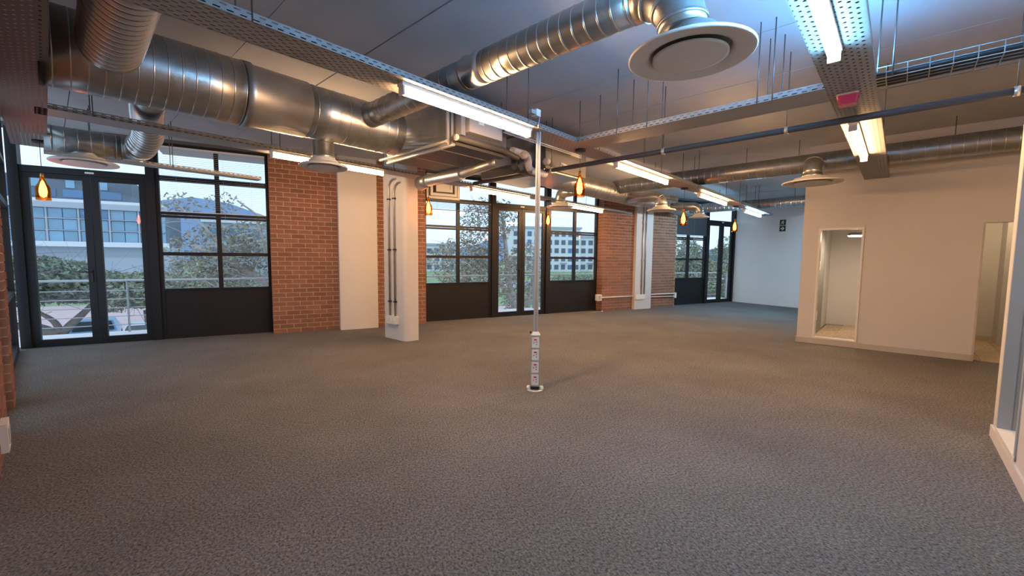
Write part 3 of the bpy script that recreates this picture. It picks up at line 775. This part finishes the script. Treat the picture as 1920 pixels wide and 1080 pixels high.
# duct C and the branches beyond the second unit
dc = thing('main_air_duct', 'round spiral duct leading from the second air unit towards the far wall', 'duct', G(5.53, 4.27, 2.66), GA)
spiral('spiral_body', (.25, 0, 0), (3.5, 0, 0), .175, M['galv2'], dc, .11, .005)
spiral('spiral_body', (3.5, 0, 0), (6.6, 0, 0), .145, M['galv2'], dc, .11, .005)
mb = MB(); vs = []
for k in range(n):
    a = 2 * pi * k / n; c, s_ = cos(a), sin(a); q = max(abs(c), abs(s_)); vs.append((0.0, -.22 + .55 * c / q, .06 + .20 * s_ / q))
for k in range(n):
    a = 2 * pi * k / n; vs.append((.27, .175 * cos(a), .175 * sin(a)))
mb.add(vs, [(k, (k + 1) % n, n + (k + 1) % n, n + k) for k in range(n)]); mb.build('reducer', M['galv2'], dc)
def gooseneck(label, dlabel, P, start, rn, R):
    """bent neck from a duct side at start to a diffuser at P (grid coordinates)"""
    t = thing('duct_elbow', label, 'duct', (0, 0, 0), GA, 'diffuser elbows')
    S = Vector(start); E_ = Vector((P[0], P[1], P[2] + .12)); d = Vector((E_.x - S.x, E_.y - S.y, 0)); Ld = d.length; d.normalize()
    rb = min(Ld * .9, max(.12, S.z - E_.z))
    pts = [S, Vector((E_.x, E_.y, S.z)) - d * rb]
    mid = elbow_pts((E_.x - d.x * rb, E_.y - d.y * rb, S.z), d, (0, 0, -1), rb)
    pts = [S] + mid
    if mid[-1].z > E_.z + .01: pts.append(E_)
    MB().tube(pts, rn, 28).build('bend', M['galv'], t)
    MB().tube([mid[4] - (mid[5] - mid[4]) * .2, mid[4] + (mid[5] - mid[4]) * .2], rn + .005, 28).build('seam', M['galv2'], t)
    diffuser(dlabel, G(*P), R, rn + .004, pts[-1].z + .01)
gooseneck('curved neck above the diffuser by the middle windows', 'round diffuser before the middle windows', (7.05, 4.96, 2.345), (6.9, 4.42, 2.62), .105, .265)
gooseneck('curved neck above the diffuser before the far white panel', 'round diffuser before the far white panel', (8.5, 3.53, 2.30), (8.3, 4.15, 2.58), .105, .27)
gooseneck('curved neck above the farthest diffuser', 'farthest round diffuser before the last brick pier', (10.75, 3.55, 2.335), (10.5, 4.2, 2.60), .10, .225)
gooseneck('curved neck in front of the spiral duct by the partition', 'round diffuser beside the partition wall corner', (7.25, .945, 2.375), (7.75, .945, 2.70), .105, .345)
da = thing('branch_duct', 'long spiral duct passing before the top of the partition wall', 'duct', G(7.85, 4.2, 2.75), GA - pi / 2, 'branch ducts')
spiral('spiral_body', (0, 0, 0), (7.2, 0, 0), .135, M['galv'], da, .11, .003)
for x in (.8, 1.5, 2.3, 3.0, 4.6, 5.6): MB().tube([(x, 0, 0), (x, 0, CEIL - 2.75)], .005, 6).build('hanger_rod', M['steel'], da)
db = thing('branch_duct', 'spiral duct near the far white wall', 'duct', G(11.9, 4.25, 2.68), GA - pi / 2, 'branch ducts')
spiral('spiral_body', (0, 0, 0), (3.0, 0, 0), .115, M['galv'], db, .10, .005)
for x in (.8, 1.6, 2.4): MB().tube([(x, 0, 0), (x, 0, CEIL - 2.68)], .005, 6).build('hanger_rod', M['steel'], db)

# louvre in the top light of the second window
t = thing('air_grille', 'square stepped white air grille in the top light above the second window', 'grille', (3.345, WY - .02, 2.79))
for k, (w_, h_, y) in enumerate(((.73, .50, 0), (.58, .38, -.03), (.36, .22, -.06))):
    mb = MB(); b = .05
    for s in (-1, 1):
        mb.box(-w_ / 2, w_ / 2, y - .02, y + .02, s * h_ / 2 - (b if s > 0 else 0), s * h_ / 2 + (0 if s > 0 else b))
        mb.box(s * w_ / 2 - (b if s > 0 else 0), s * w_ / 2 + (0 if s > 0 else b), y - .02, y + .02, -h_ / 2 + b, h_ / 2 - b)
    mb.build('grille_ring', M['diff'], t)
MB().box(-.15, .15, -.06, -.05, -.08, .08).build('grille_core', M['diff'], t)
MB().box(-.34, .34, 0, .012, -.23, .23).build('grille_back', M['box'], t)

# ------------------------------------------------------------------ pendant bottle lamps
def pendant(label, u, v, zb, ztop=2.52, s=1.0):
    t = thing('pendant_lamp', label, 'lamp', G(u, v, ztop), GA, 'bottle pendant lamps')
    MB().lathe([(.001, -.022), (.055, -.022), (.06, -.016), (.06, 0), (.001, 0)], 24).build('ceiling_cup', M['dark'], t)
    d = zb - ztop
    MB().tube([(0, 0, -.02), (0, 0, d + .19)], .003, 6).build('cord', M['dark'], t)
    MB().lathe([(.001, d + .20), (.012, d + .198), (.016, d + .17), (.018, d + .13), (.001, d + .125)], 16).build('socket', M['brass'], t)
    MB().lathe([(.018, d + .165), (.021, d + .13), (.036, d + .09), (.054, d + .06), (.060, d + .03), (.060, d - .08), (.058, d - .085), (.0575, d - .08), (.0575, d + .03), (.052, d + .058), (.034, d + .088), (.019, d + .13)], 24).build('bottle_shade', M['amber'], t)
    MB().lathe([(.001, d + .125), (.012, d + .11), (.028, d + .05), (.033, d + .005), (.026, d - .04), (.001, d - .06)], 16).build('bulb', M['bulb'], t)
    return t
pendant('amber bottle pendant before the first glazed door', 0.02, 6.70, 1.985)
pendant('amber bottle pendant just right of the white column', 4.15, 5.40, 2.07)
pendant('amber bottle pendant nearest the power pole', 4.13, 2.645, 2.09)
pendant('amber bottle pendant before the middle glazed door', 7.18, 5.34, 2.09)
pendant('amber bottle pendant before the last brick pier', 7.42, 2.70, 1.985)
pendant('amber bottle pendant before the last glazed door', 10.55, 2.72, 2.045)

# ------------------------------------------------------------------ power pole
t = thing('power_pole', 'floor to tray aluminium power pole with red switched sockets', 'power pole', (2.365, 3.473, 0), radians(54))
MB().lathe([(.001, .012), (.075, .012), (.082, .006), (.082, 0), (.001, 0)], 28).build('foot_plate', M['alu'], t)
for s in (-1, 1): MB().lathe([(.001, .045), (.018, .042), (.026, .025), (.026, .010), (.001, .010)], 14).build('foot_screw', M['plastic'], t, (0, s * .062, 0))
MB().box(-.035, .035, -.038, .038, .012, .045).build('plinth', M['dark'], t)
MB().extrude(rounded(.082, .092, .012), (0, 0, .045), Vector((1, 0, 0)), Vector((0, 1, 0)), Vector((0, 0, 1)), .515).build('socket_column', M['alu'], t)
c0 = rounded(.082, .092, .012); c1 = rounded(.046, .052, .008); k = len(c0)
MB().add([(a, b, .56) for a, b in c0] + [(a, b, .592) for a, b in c1], [tuple(range(k - 1, -1, -1)), tuple(range(k, 2 * k))] + [(i, (i + 1) % k, k + (i + 1) % k, k + i) for i in range(k)]).build('cap', M['plastic'], t)
for s in (-1, 1):
    MB().extrude(rounded(.040, .021, .006), (0, s * .0125, .59), Vector((1, 0, 0)), Vector((0, 1, 0)), Vector((0, 0, 1)), 1.93).build('mast_channel', M['alu'], t)
MB().box(-.014, .014, -.006, .006, .59, 2.51).build('mast_web', M['galv2'], t)
MB().lathe([(.001, -.008), (.012, -.008), (.012, .008), (.001, .008)], 12).build('lock_knob', M['dark'], t, (-.01, .05, .585), (pi / 2, 0, 0))
for k in range(4):
    z = .115 + k * .125
    s = MB().extrude(rounded(.070, .105, .004, 2), (-.0415, 0, z), Vector((0, 1, 0)), Vector((0, 0, 1)), Vector((-1, 0, 0)), .003).build('socket_face', M['plastic'], t)
    MB().box(-.050, -.044, -.015, .013, z + .022, z + .034).build('rocker_switch', M['red'], s)
    for a, b in ((.016, -.010), (-.012, -.002), (-.012, -.026)): MB().extrude([(.0055 * cos(q * pi / 4), .0055 * sin(q * pi / 4)) for q in range(8)], (-.0445, a, z + b + .006), Vector((0, 1, 0)), Vector((0, 0, 1)), Vector((-1, 0, 0)), .001).build('pin_hole', M['red'], s)

# small boxes on the trays
t = thing('junction_box', 'small white box with a cable loop above the power pole', 'junction box', G(3.14, 2.49, 2.60), GA)
MB().box(-.03, .03, -.03, .03, 0, .06).build('body', M['plastic'], t); MB().box(-.09, -.03, -.022, .022, .01, .045).build('connector', M['grey'], t)
MB().tube(smooth_path([(.03, 0, .03), (.05, 0, .0), (.04, 0, -.05), (.035, 0, -.09)], 4), .005, 8).build('cable', M['grey'], t)
t = thing('fire_beacon', 'square magenta red beacon under the dotted tray', 'alarm beacon', G(4.09, .35, 2.518), GA)
MB().extrude(rounded(.13, .13, .02), (0, 0, -.012), Vector((1, 0, 0)), Vector((0, 1, 0)), Vector((0, 0, 1)), .012).build('base', M['grey'], t)
c0 = rounded(.125, .125, .02); c1 = rounded(.095, .105, .02); k = len(c0)
MB().add([(a, b, -.012) for a, b in c0] + [(a, b, -.075) for a, b in c1], [tuple(range(k)), tuple(range(2 * k - 1, k - 1, -1))] + [(i, k + i, k + (i + 1) % k, (i + 1) % k) for i in range(k)]).build('lens', M['redlens'], t)

# ------------------------------------------------------------------ exit sign on the far wall
fx = Vector((-.5, -7.9, 0)).normalized()           # along the far wall towards the room
fn = Vector((-7.9, .5, 0)).normalized()            # out of the far wall
def on_far(Y, z, off=0.0): return Vector((XF - (WY - Y) / 7.9 * .5, Y, z)) + fn * off
t = thing('exit_sign', 'green running man and arrow exit sign on the pale far wall', 'sign', on_far(6.92, 2.35, .001))
Z = Vector((0, 0, 1))
def plate(zc, shapes, nm):
    p = MB().extrude([(-.085, -.080), (.085, -.080), (.085, .080), (-.085, .080)], fn * .002 + Z * zc, fx, Z, fn, .008).build('sign_plate', M['green'], t)
    for s in shapes: MB().extrude(s, fn * .0105 + Z * zc, fx, Z, fn, .002).build(nm, M['signwhite'], p)
hd = [(.018 + .013 * cos(a * pi / 5), .052 + .013 * sin(a * pi / 5)) for a in range(10)]
plate(.088, [hd, [(-.004, .034), (.022, .036), (.010, -.004), (-.016, -.004)], [(.008, -.004), (.030, -.026), (.026, -.060), (.014, -.060), (.014, -.032), (-.010, -.010)], [(-.016, -.004), (-.002, -.006), (-.028, -.042), (-.060, -.052), (-.062, -.040), (-.036, -.032)], [(.018, .034), (.024, .026), (.050, .006), (.044, -.002), (.016, .018)], [(-.004, .034), (-.036, .024), (-.040, .002), (-.030, .002), (-.026, .016), (-.002, .020)]], 'running_man')
plate(-.088, [[(-.055, .014), (-.055, -.014), (.008, -.014), (-.018, -.050), (.006, -.050), (.056, 0), (.006, .050), (-.018, .050), (.008, .014)]], 'arrow')

# ------------------------------------------------------------------ blinds
def blind(label, x0, x1, z0, z1, pitch, mtl, tilt, y=WY - .045, wd=.022):
    t = thing('venetian_blind', label, 'blind', ((x0 + x1) / 2, y, z1), 0, 'venetian blinds')
    w_ = x1 - x0
    MB().box(-w_ / 2, w_ / 2, -.015, .015, -.03, 0).build('head_rail', M[mtl], t)
    sm = MB().box(-w_ / 2 + .01, w_ / 2 - .01, -wd / 2, wd / 2, -.0006, .0006).mesh('slat', M[mtl])
    n_ = int((z1 - z0 - .04) / pitch)
    for i in range(n_):
        o = link('slat', sm, t); o.location = (0, 0, -.04 - i * pitch); o.rotation_euler = (tilt, 0, 0)
    MB().box(-w_ / 2, w_ / 2, -.012, .012, z0 - z1 - .012, z0 - z1).build('bottom_rail', M[mtl], t)
    for x in (-w_ * .35, w_ * .35): MB().tube([(x, 0, -.02), (x, 0, z0 - z1)], .0012, 5).build('ladder_cord', M[mtl], t)
    MB().tube([(w_ * .08, -.02, -.02), (w_ * .09, -.02, z0 - z1 - .2)], .0015, 5).build('pull_cord', M['grey'], t)
    return t
blind('half open pale venetian blind over the upper panes of the first window', -1.34, .10, 2.02, 3.01, .030, 'slat', 0.05)
blind('raised venetian blind bunched high on the second window', 2.98, 4.45, 2.33, 2.52, .013, 'slatdark', 0.25)
blind('dark venetian blind over the upper panes of the last window', 10.45, 11.91, 2.05, 3.0, .021, 'slatdark', -1.15, wd=.027)

# lamp and switches in the small room
t = thing('drum_pendant', 'small round lit drum lamp inside the partition room', 'lamp', G(9.75, .58, 2.5), GA)
MB().tube([(0, 0, 0), (-.02, 0, -.68)], .004, 6).build('cord', M['plastic'], t)
MB().lathe([(.001, -.675), (.10, -.685), (.125, -.715), (.125, -.735)], 28).build('shade', M['grey'], t)
MB().lathe([(.125, -.735), (.11, -.750), (.001, -.752)], 28).build('lit_disc', M['roomlamp'], t)
t = thing('added_light', 'unseen round light added to brighten the right doorway room', 'light', G(9.7, -1.0, 2.5), GA)  # unseen lamp, added to brighten the doorway room
MB().lathe([(.001, 0), (.13, 0), (.135, -.02), (.13, -.035)], 28).build('rim', M['grey'], t)
MB().lathe([(.13, -.035), (.10, -.045), (.001, -.05)], 28).build('lit_disc', M['added_lamp'], t)
t = thing('added_light', 'unseen round light added to brighten the glazed side office', 'light', G(3.6, -1.9, 2.9), GA)  # added out of view to light up the side office
MB().lathe([(.001, .22), (.02, .2), (.13, 0), (.135, -.02), (.13, -.035)], 28).build('rim', M['grey'], t)
MB().lathe([(.13, -.035), (.10, -.045), (.001, -.05)], 28).build('lit_disc', M['roomlamp'], t)
for z, lab in ((1.24, 'upper white switch plate on the grey wall inside the partition room'), (.34, 'lower white socket plate on the grey wall inside the partition room')):
    t = thing('switch_plate', lab, 'switch', G(9.45, 1.045, z), GA)
    MB().box(-.045, .045, -.012, 0, -.075, .075).build('plate', M['signwhite'], t)
    MB().box(-.015, .015, -.016, -.012, -.03, .03).build('rocker', M['plastic'], t)

# ------------------------------------------------------------------ balcony
struct(MB().box(-6.0, 15.5, WY + .07, 10.42, -.30, -.10).build('floor_balcony', M['balcony']))
struct(MB().box(-4.0, 14.0, WY - .05, WY + .16, -.28, -.01).build('trim_1', M['frame']))
rl = thing('balcony_railing', 'steel balcony railing of posts and thin rails outside the windows', 'railing', (0, 10.28, -.10))
MB().tube([(-6, 0, .965), (15.5, 0, .965)], .022, 10).build('handrail', M['rail'], rl)
for z in (.14, .30, .46, .62, .78): MB().tube([(-6, 0, z), (15.5, 0, z)], .008, 6).build('rail', M['rail'], rl)
pm = MB().box(-.012, .012, -.025, .025, 0, .955).mesh('post', M['rail'])
for k in range(13): o = link('post', pm, rl); o.location = (-5.85 + k * 1.82, 0, 0)
struct(MB().box(-1.45, 0.9, WY + .1, 9.5, 3.10, 3.22).build('trim_2', M['grey']))

# ------------------------------------------------------------------ outside ground
GZ = -3.2
struct(MB().box(-60, 60, 9.5, 36, GZ - .2, GZ).build('ground_paving', M['paving']))
struct(MB().box(-2, 700, 36, 60, GZ - .2, GZ + .02).build('ground_lawn', M['grass']))
struct(MB().box(-90, -2, 36, 53, GZ - .2, GZ).build('ground_yard', M['paving']))
struct(MB().box(-400, -2, 53, 60, GZ - .2, GZ + .02).build('ground_verge', M['grass']))
struct(MB().box(-400, 700, 60, 78, GZ - .2, GZ + .01).build('ground_road', M['asphalt']))
struct(MB().box(-800, 2200, 78, 1100, GZ - .3, GZ + .02).build('ground_far', M['grass']))
struct(MB().box(22, 200, 10, 36, GZ - .2, GZ + .03).build('ground_lawn_near', M['grass']))
tag(MB().prism([(-18, 25), (-12.6, 25.4), (-11.2, 27.0), (-12, 29.4), (-18, 30)], GZ, GZ + .14).build('planting_island', M['grass']), 'kerbed green planting island in the pink paved yard', 'planting bed')

def hill(name, label, pts, y, depth):
    t = MB(); k = len(pts); vs = []
    for x, z in pts: vs.append((x, y, z))
    for x, z in pts: vs.append((x, y - depth, GZ - 1))
    for x, z in pts: vs.append((x, y + depth, GZ - 1))
    fs = [(i, i + 1, k + i + 1, k + i) for i in range(k - 1)] + [(i + 1, i, 2 * k + i, 2 * k + i + 1) for i in range(k - 1)]
    fs += [(0, k, 2 * k), (k - 1, 3 * k - 1, 2 * k - 1)]
    tag(t.add(vs, fs).build(name, M['hill']), label, 'hill')
def ridge(x0, x1, n_, zf): return [(x0 + (x1 - x0) * i / n_, zf(i / n_) + random.uniform(-2, 2)) for i in range(n_ + 1)]
hill('mountain_ridge', 'blue mountain ridge far behind the first windows', ridge(-500, 180, 24, lambda t: 30 + 72 * math.exp(-((t - .62) / .2) ** 2) + 55 * math.exp(-((t - .25) / .2) ** 2)), 900, 120)
hill('mountain_ridge', 'low blue mountain behind the white apartment blocks', ridge(300, 1250, 24, lambda t: 12 + 74 * math.exp(-((t - .38) / .22) ** 2)), 900, 120)
hill('mountain_ridge', 'dark wooded hill beyond the last glazed door', ridge(1255, 1900, 20, lambda t: 14 + 34 * math.exp(-((t - .2) / .3) ** 2)), 900, 100)

# ------------------------------------------------------------------ office block across the road
ob = thing('office_building', 'blue glass office block across the road seen through the first door', 'building', (-22, 70, GZ))
H0 = 1.2 - GZ
MB().box(-26, 11, 0, 14, 0, H0).build('podium_wall', M['facade'], ob)
MB().box(-26, 11.5, -.8, 0, H0 + 1.3, H0 + 1.9).build('white_canopy', M['facadewhite'], ob)
MB().box(-26, 11, .5, 14, H0, H0 + 1.6).build('base_wall', M['facade'], ob)
MB().box(-26, 11, .5, 14, H0 + 1.6, 11.0).build('upper_wall', M['facadedark'], ob)
MB().box(-26, 7.9, .3, 14, 11.0, 14.0).build('top_storey', M['facadedark'], ob)
MB().box(-26, 11.4, -.1, .5, 11.0, 11.35).build('roof_band', M['facadewhite'], ob)
MB().box(-26, 11.4, -.1, .5, 10.3, 11.0).build('spandrel', M['facade'], ob)
for i in range(13):
    x = -25.6 + i * 2.85
    for k, (z0, z1) in enumerate(((6.25, 7.55), (7.75, 8.95), (9.15, 10.25))):
        if k == 2 and i % 3 == 1:
            MB().box(x, x + 2.55, .25, .5, z0, z1).build('blue_panel', M['bluglass'], ob); continue
        for q in range(2):
            MB().box(x + q * 1.3, x + q * 1.3 + 1.22, .3, .5, z0, z1).build('window_pane', M['bluglass2'], ob)
    MB().box(x - .22, x - .05, .1, .5, 6.1, 10.3).build('pier', M['facade'], ob)
for z in (7.62, 9.02): MB().box(-26, 11, .15, .5, z, z + .10).build('floor_band', M['facade'], ob)
for i in range(11):
    MB().box(-25.5 + i * 3.0, -23.1 + i * 3.0, .22, .35, 11.6, 12.5).build('window_pane', M['bluglass'], ob)
    MB().box(-25.2 + i * 3.0, -24.4 + i * 3.0, .2, .35, 12.7, 13.6).build('window_pane', M['bluglass2'], ob)
ob2 = thing('office_building', 'low pale office wing right of the blue glass block', 'building', (-9, 95, GZ))
MB().box(0, 26, 0, 14, 0, 11).build('wall', M['facade'], ob2); MB().box(-.4, 26.4, -.5, 14, 11, 11.6).build('roof', M['facadewhite'], ob2)
for i in range(8):
    for z in (4.4, 8.0): MB().box(.8 + i * 3.1, 3.2 + i * 3.1, -.1, .1, z, z + 2.0).build('window_pane', M['bluglass'], ob2)

def apartment(label, x, y, w_, h, rz, cols, floors):
    a = thing('apartment_building', label, 'building', (x, y, GZ), rz, 'apartment blocks beyond the lawn')
    MB().box(0, w_, 0, 12, 0, h).build('wall', M['facadewhite'], a)
    MB().box(-.5, w_ + .5, -.5, 12.5, h, h + .8).build('roof', M['facade'], a)
    cw_ = w_ / cols; fh = (h - .6) / floors
    for c in range(cols):
        for f_ in range(floors):
            m = 'facadedark' if c % 3 != 2 else 'bluglass'
            MB().box(c * cw_ + cw_ * .18, c * cw_ + cw_ * .78, -.15, .1, f_ * fh + fh * .28, f_ * fh + fh * .85).build('window_pane', M[m], a)
        if c % 3 == 1: MB().box(c * cw_ + cw_ * .05, c * cw_ + cw_ * .95, -1.2, 0, fh, fh * 1.12).build('balcony', M['facade'], a)
    return a
apartment('white apartment block with dark window columns behind the middle door', 84, 140, 27, 16.5, radians(-20), 10, 5)
apartment('white apartment block at the right of the middle windows', 112, 134, 26, 13.5, radians(-28), 9, 4)
apartment('small pale apartment block left of the garden tree', 50, 150, 14, 9.5, radians(-10), 5, 3)

# ------------------------------------------------------------------ trees
def tree(name, label, base, limbs, blobs, nleaf, ls, leafm, barkm, seed, group='garden trees'):
    rnd = random.Random(seed)
    t = thing(name, label, 'tree', base, 0, group)
    for i, (pts, ra, rb) in enumerate(limbs):
        p = smooth_path(pts, 5); q = [ra + (rb - ra) * k / (len(p) - 1) for k in range(len(p))]
        MB().tube(p, q, 9).build('trunk' if i == 0 else 'branch', M[barkm], t)
    mb = MB(); tot = sum(b[3] * b[4] * b[5] for b in blobs)
    tw = MB()
    for bx_, by, bz, rx, ry, rz in blobs:
        k = int(nleaf * rx * ry * rz / tot)
        for _ in range(k // 40):        # twigs
            a = Vector((bx_ + rnd.gauss(0, .4) * rx, by + rnd.gauss(0, .4) * ry, bz + rnd.gauss(0, .4) * rz)); d = Vector((rnd.gauss(0, 1), rnd.gauss(0, 1), rnd.gauss(.3, .7))).normalized() * rnd.uniform(.3, .8) * max(rx, .6)
            tw.tube([a, a + d * .5 + Vector((0, 0, .04)), a + d], [.012, .008, .004], 4, cap=False)
        for _ in range(k):
            while True:
                x, y, z = rnd.uniform(-1, 1), rnd.uniform(-1, 1), rnd.uniform(-1, 1); d2 = x * x + y * y + z * z
                if d2 < 1 and rnd.random() < .35 + .65 * d2: break
            c = Vector((bx_ + x * rx, by + y * ry, bz + z * rz))
            a = Vector((rnd.gauss(0, 1), rnd.gauss(0, 1), rnd.gauss(0, .7))).normalized(); b = a.cross(Vector((rnd.gauss(0, 1), rnd.gauss(0, 1), rnd.gauss(0, 1)))).normalized()
            s = ls * rnd.uniform(.6, 1.3)
            mb.add([c - a * s, c + b * s * .42, c + a * s, c - b * s * .42], [(0, 1, 2, 3)])
    o = mb.build('foliage', M[leafm], t); o['kind'] = 'stuff'
    if tw.v: o = tw.build('twigs', M[barkm], t); o['kind'] = 'stuff'
    return t
tree('broad_tree', 'broad dark green tree in the yard outside the first door', (-8.2, 26.5, GZ),
     [([(0, 0, 0), (.0, 0, .7), (-.2, 0, 1.0), (-.9, .1, 1.35), (-1.9, 0, 1.45)], .34, .14), ([(0, 0, .6), (.3, 0, 1.2), (.9, 0, 1.9), (1.4, 0, 2.5)], .24, .08), ([(.1, 0, .8), (-.1, 0, 1.5), (-.6, 0, 2.0)], .18, .07), ([(-1.7, 0, 1.45), (-2.1, 0, 2.3)], .12, .06)],
     [(-1.6, 0, 3.45, 3.6, 2.4, 1.15), (.8, 0, 3.15, 2.2, 2.0, .8), (-2.5, .3, 2.75, 2.2, 1.6, .45)], 14000, .13, 'leafdark', 'bark', 3)
tree('broad_tree', 'lower green tree with hanging branches right of the yard cars', (-4.3, 22.5, GZ),
     [([(0, 0, 0), (.1, 0, 1.2), (.0, 0, 2.3)], .18, .07)], [(.1, 0, 3.15, 1.8, 1.3, .75), (-.8, -.3, 2.6, .6, .5, .35), (.9, -.2, 2.45, .5, .4, .35)], 4200, .12, 'leaf', 'bark', 9)
tree('garden_tree', 'leafy tree with pale leaning trunk outside the first window', (1.4, 13.2, GZ),
     [([(0, 0, 0), (-.4, 0, 2.2), (-1.1, 0, 3.6), (-2.0, 0, 4.3), (-2.9, 0, 4.8)], .20, .07), ([(-.7, 0, 3.0), (-1.2, 0, 4.4), (-1.5, 0, 5.6)], .09, .02), ([(-1.1, 0, 3.6), (-.9, .1, 4.6), (-1.2, .1, 5.4), (-1.9, 0, 6.0)], .06, .02), ([(-1.9, 0, 4.25), (-2.6, 0, 5.2), (-3.3, 0, 5.9)], .05, .015), ([(-.2, 0, 2.2), (-.9, -.2, 3.1), (-1.4, -.2, 5.0)], .07, .02)],
     [(-2.4, 0, 4.6, 1.1, .8, .75), (-1.4, 0, 4.9, .9, .8, .7), (-2.9, 0, 3.9, 1.0, .8, .7), (-1.6, 0, 3.7, 1.1, .8, .65), (-3.2, .2, 5.8, .5, .4, .35), (-2.2, .0, 5.9, .45, .4, .3)], 5600, .058, 'leafolive', 'barkpale', 5)
tree('garden_tree', 'tall leafy tree before the middle windows and door', (8.9, 14.2, GZ),
     [([(0, 0, 0), (-.1, 0, 2.2), (-.5, 0, 3.6), (-.7, 0, 5.2), (-.9, 0, 6.4)], .19, .04), ([(-.2, 0, 2.6), (-1.2, 0, 4.0), (-2.3, 0, 5.0)], .11, .03), ([(0, 0, 2.0), (-1.2, .2, 2.5), (-2.6, .2, 2.9)], .10, .03), ([(.1, 0, 1.6), (.5, 0, 3.4), (.7, 0, 5.0)], .09, .03)],
     [(-1.6, 0, 5.7, 1.0, .8, 1.1), (-2.6, 0, 4.4, 1.2, .9, .9), (-1.3, 0, 4.0, 1.2, .9, 1.0), (.3, 0, 4.3, .9, .8, .9), (-2.6, 0, 3.2, 1.2, .9, .6), (.2, 0, 2.9, 1.0, .8, .7), (-.8, 0, 6.1, .6, .5, .7)], 9500, .066, 'leafolive', 'barkpale', 6)
tree('garden_tree', 'dense tree outside the last window', (21.2, 16.5, GZ),
     [([(0, 0, 0), (.1, 0, 2.0), (.4, 0, 4.0), (.3, 0, 5.4)], .16, .04), ([(.2, 0, 2.2), (1.2, 0, 3.6), (1.9, 0, 4.8)], .09, .03)],
     [(.2, 0, 4.6, 1.6, 1.0, 1.3), (1.4, 0, 4.0, 1.3, 1.0, 1.0), (-.2, 0, 3.5, 1.2, 1.0, .7)], 5200, .10, 'leaf', 'barkpale', 8)
tree('garden_tree', 'slender leafy tree outside the last glazed door', (25.6, 17.0, GZ),
     [([(0, 0, 0), (.0, 0, 2.0), (.2, 0, 4.0), (.1, 0, 5.6)], .12, .03)],
     [(.2, 0, 4.3, 1.2, .9, 1.2), (-.7, 0, 2.6, 1.6, 1.0, .9), (.8, 0, 2.2, 1.3, 1.0, .8), (.6, 0, 5.5, .7, .5, .6)], 4600, .10, 'leaf', 'bark', 10)
for i, (x, y, rx, rz_, lab) in enumerate(((-7, 52, 9, 1.3, 'long grey-green hedge before the office block'), (30, 40, 5, .9, 'round hedge beyond the lawn behind the middle windows'), (44, 52, 7, 1.1, 'far hedge on the lawn behind the middle windows'), (9.6, 12.6, 1.8, .75, 'low green bush under the middle glazed door'), (24, 14.4, 2.6, 1.1, 'low bush below the last glazed door'), (62, 60, 8, 1.6, 'tree row along the road beyond the lawn'))):
    tree('hedge', lab, (x, y, GZ), [([(0, 0, 0), (0, 0, rz_)], .1, .04)], [(0, 0, rz_ + .3, rx, 1.2, rz_)], 2600, .16 if y > 20 else .09, 'leafdark' if i % 2 else 'leaf', 'bark', 20 + i, 'hedges and bushes')

# ------------------------------------------------------------------ cars in the yard
def car(label, loc, rz, paint):
    t = thing('car', label, 'car', loc, rz, 'cars parked in the yard')
    prof = [(-2.05, .35), (2.05, .35), (2.08, .72), (1.75, .86), (1.05, .92), (.45, 1.40), (-1.15, 1.42), (-1.85, .98), (-2.08, .92)]
    mb = MB(); k = len(prof)
    ins = [(x, (.84 if z < 1 else .66), z) for x, z in prof]
    mb.add([(x, -y, z) for x, y, z in ins] + [(x, y, z) for x, y, z in ins], [tuple(range(k)), tuple(range(2 * k - 1, k - 1, -1))] + [(i, k + i, k + (i + 1) % k, (i + 1) % k) for i in range(k)])
    b = mb.build('body', M[paint], t)
    MB().add([(.98, -.74, .96), (.98, .74, .96), (.52, .60, 1.36), (.52, -.60, 1.36)], [(0, 1, 2, 3)]).build('windscreen', M['carglass'], t).location = (.03, 0, .03)
    MB().add([(-1.80, -.74, 1.02), (-1.80, .74, 1.02), (-1.22, .60, 1.38), (-1.22, -.60, 1.38)], [(3, 2, 1, 0)]).build('rear_window', M['carglass'], t).location = (-.03, 0, .03)
    for s in (-1, 1):
        MB().add([(.85, s * .80, .98), (.42, s * .685, 1.34), (-1.05, s * .685, 1.35), (-1.55, s * .80, 1.0)], [(0, 1, 2, 3) if s > 0 else (3, 2, 1, 0)]).build('side_window', M['carglass'], t)
    for x in (-1.3, 1.3):
        for s in (-1, 1): MB().tube([(x, s * .66, .33), (x, s * .86, .33)], .33, 18).build('wheel', M['tyre'], t)
    return t
car('pale blue car parked behind the yard tree', (-7.3, 28.2, GZ), radians(100), 'carblue')
car('white car parked under the hanging branches', (-4.9, 25.9, GZ), radians(96), 'carwhite')
car('white car parked below the middle glazed door', (13.4, 17.0, GZ), radians(80), 'carwhite')
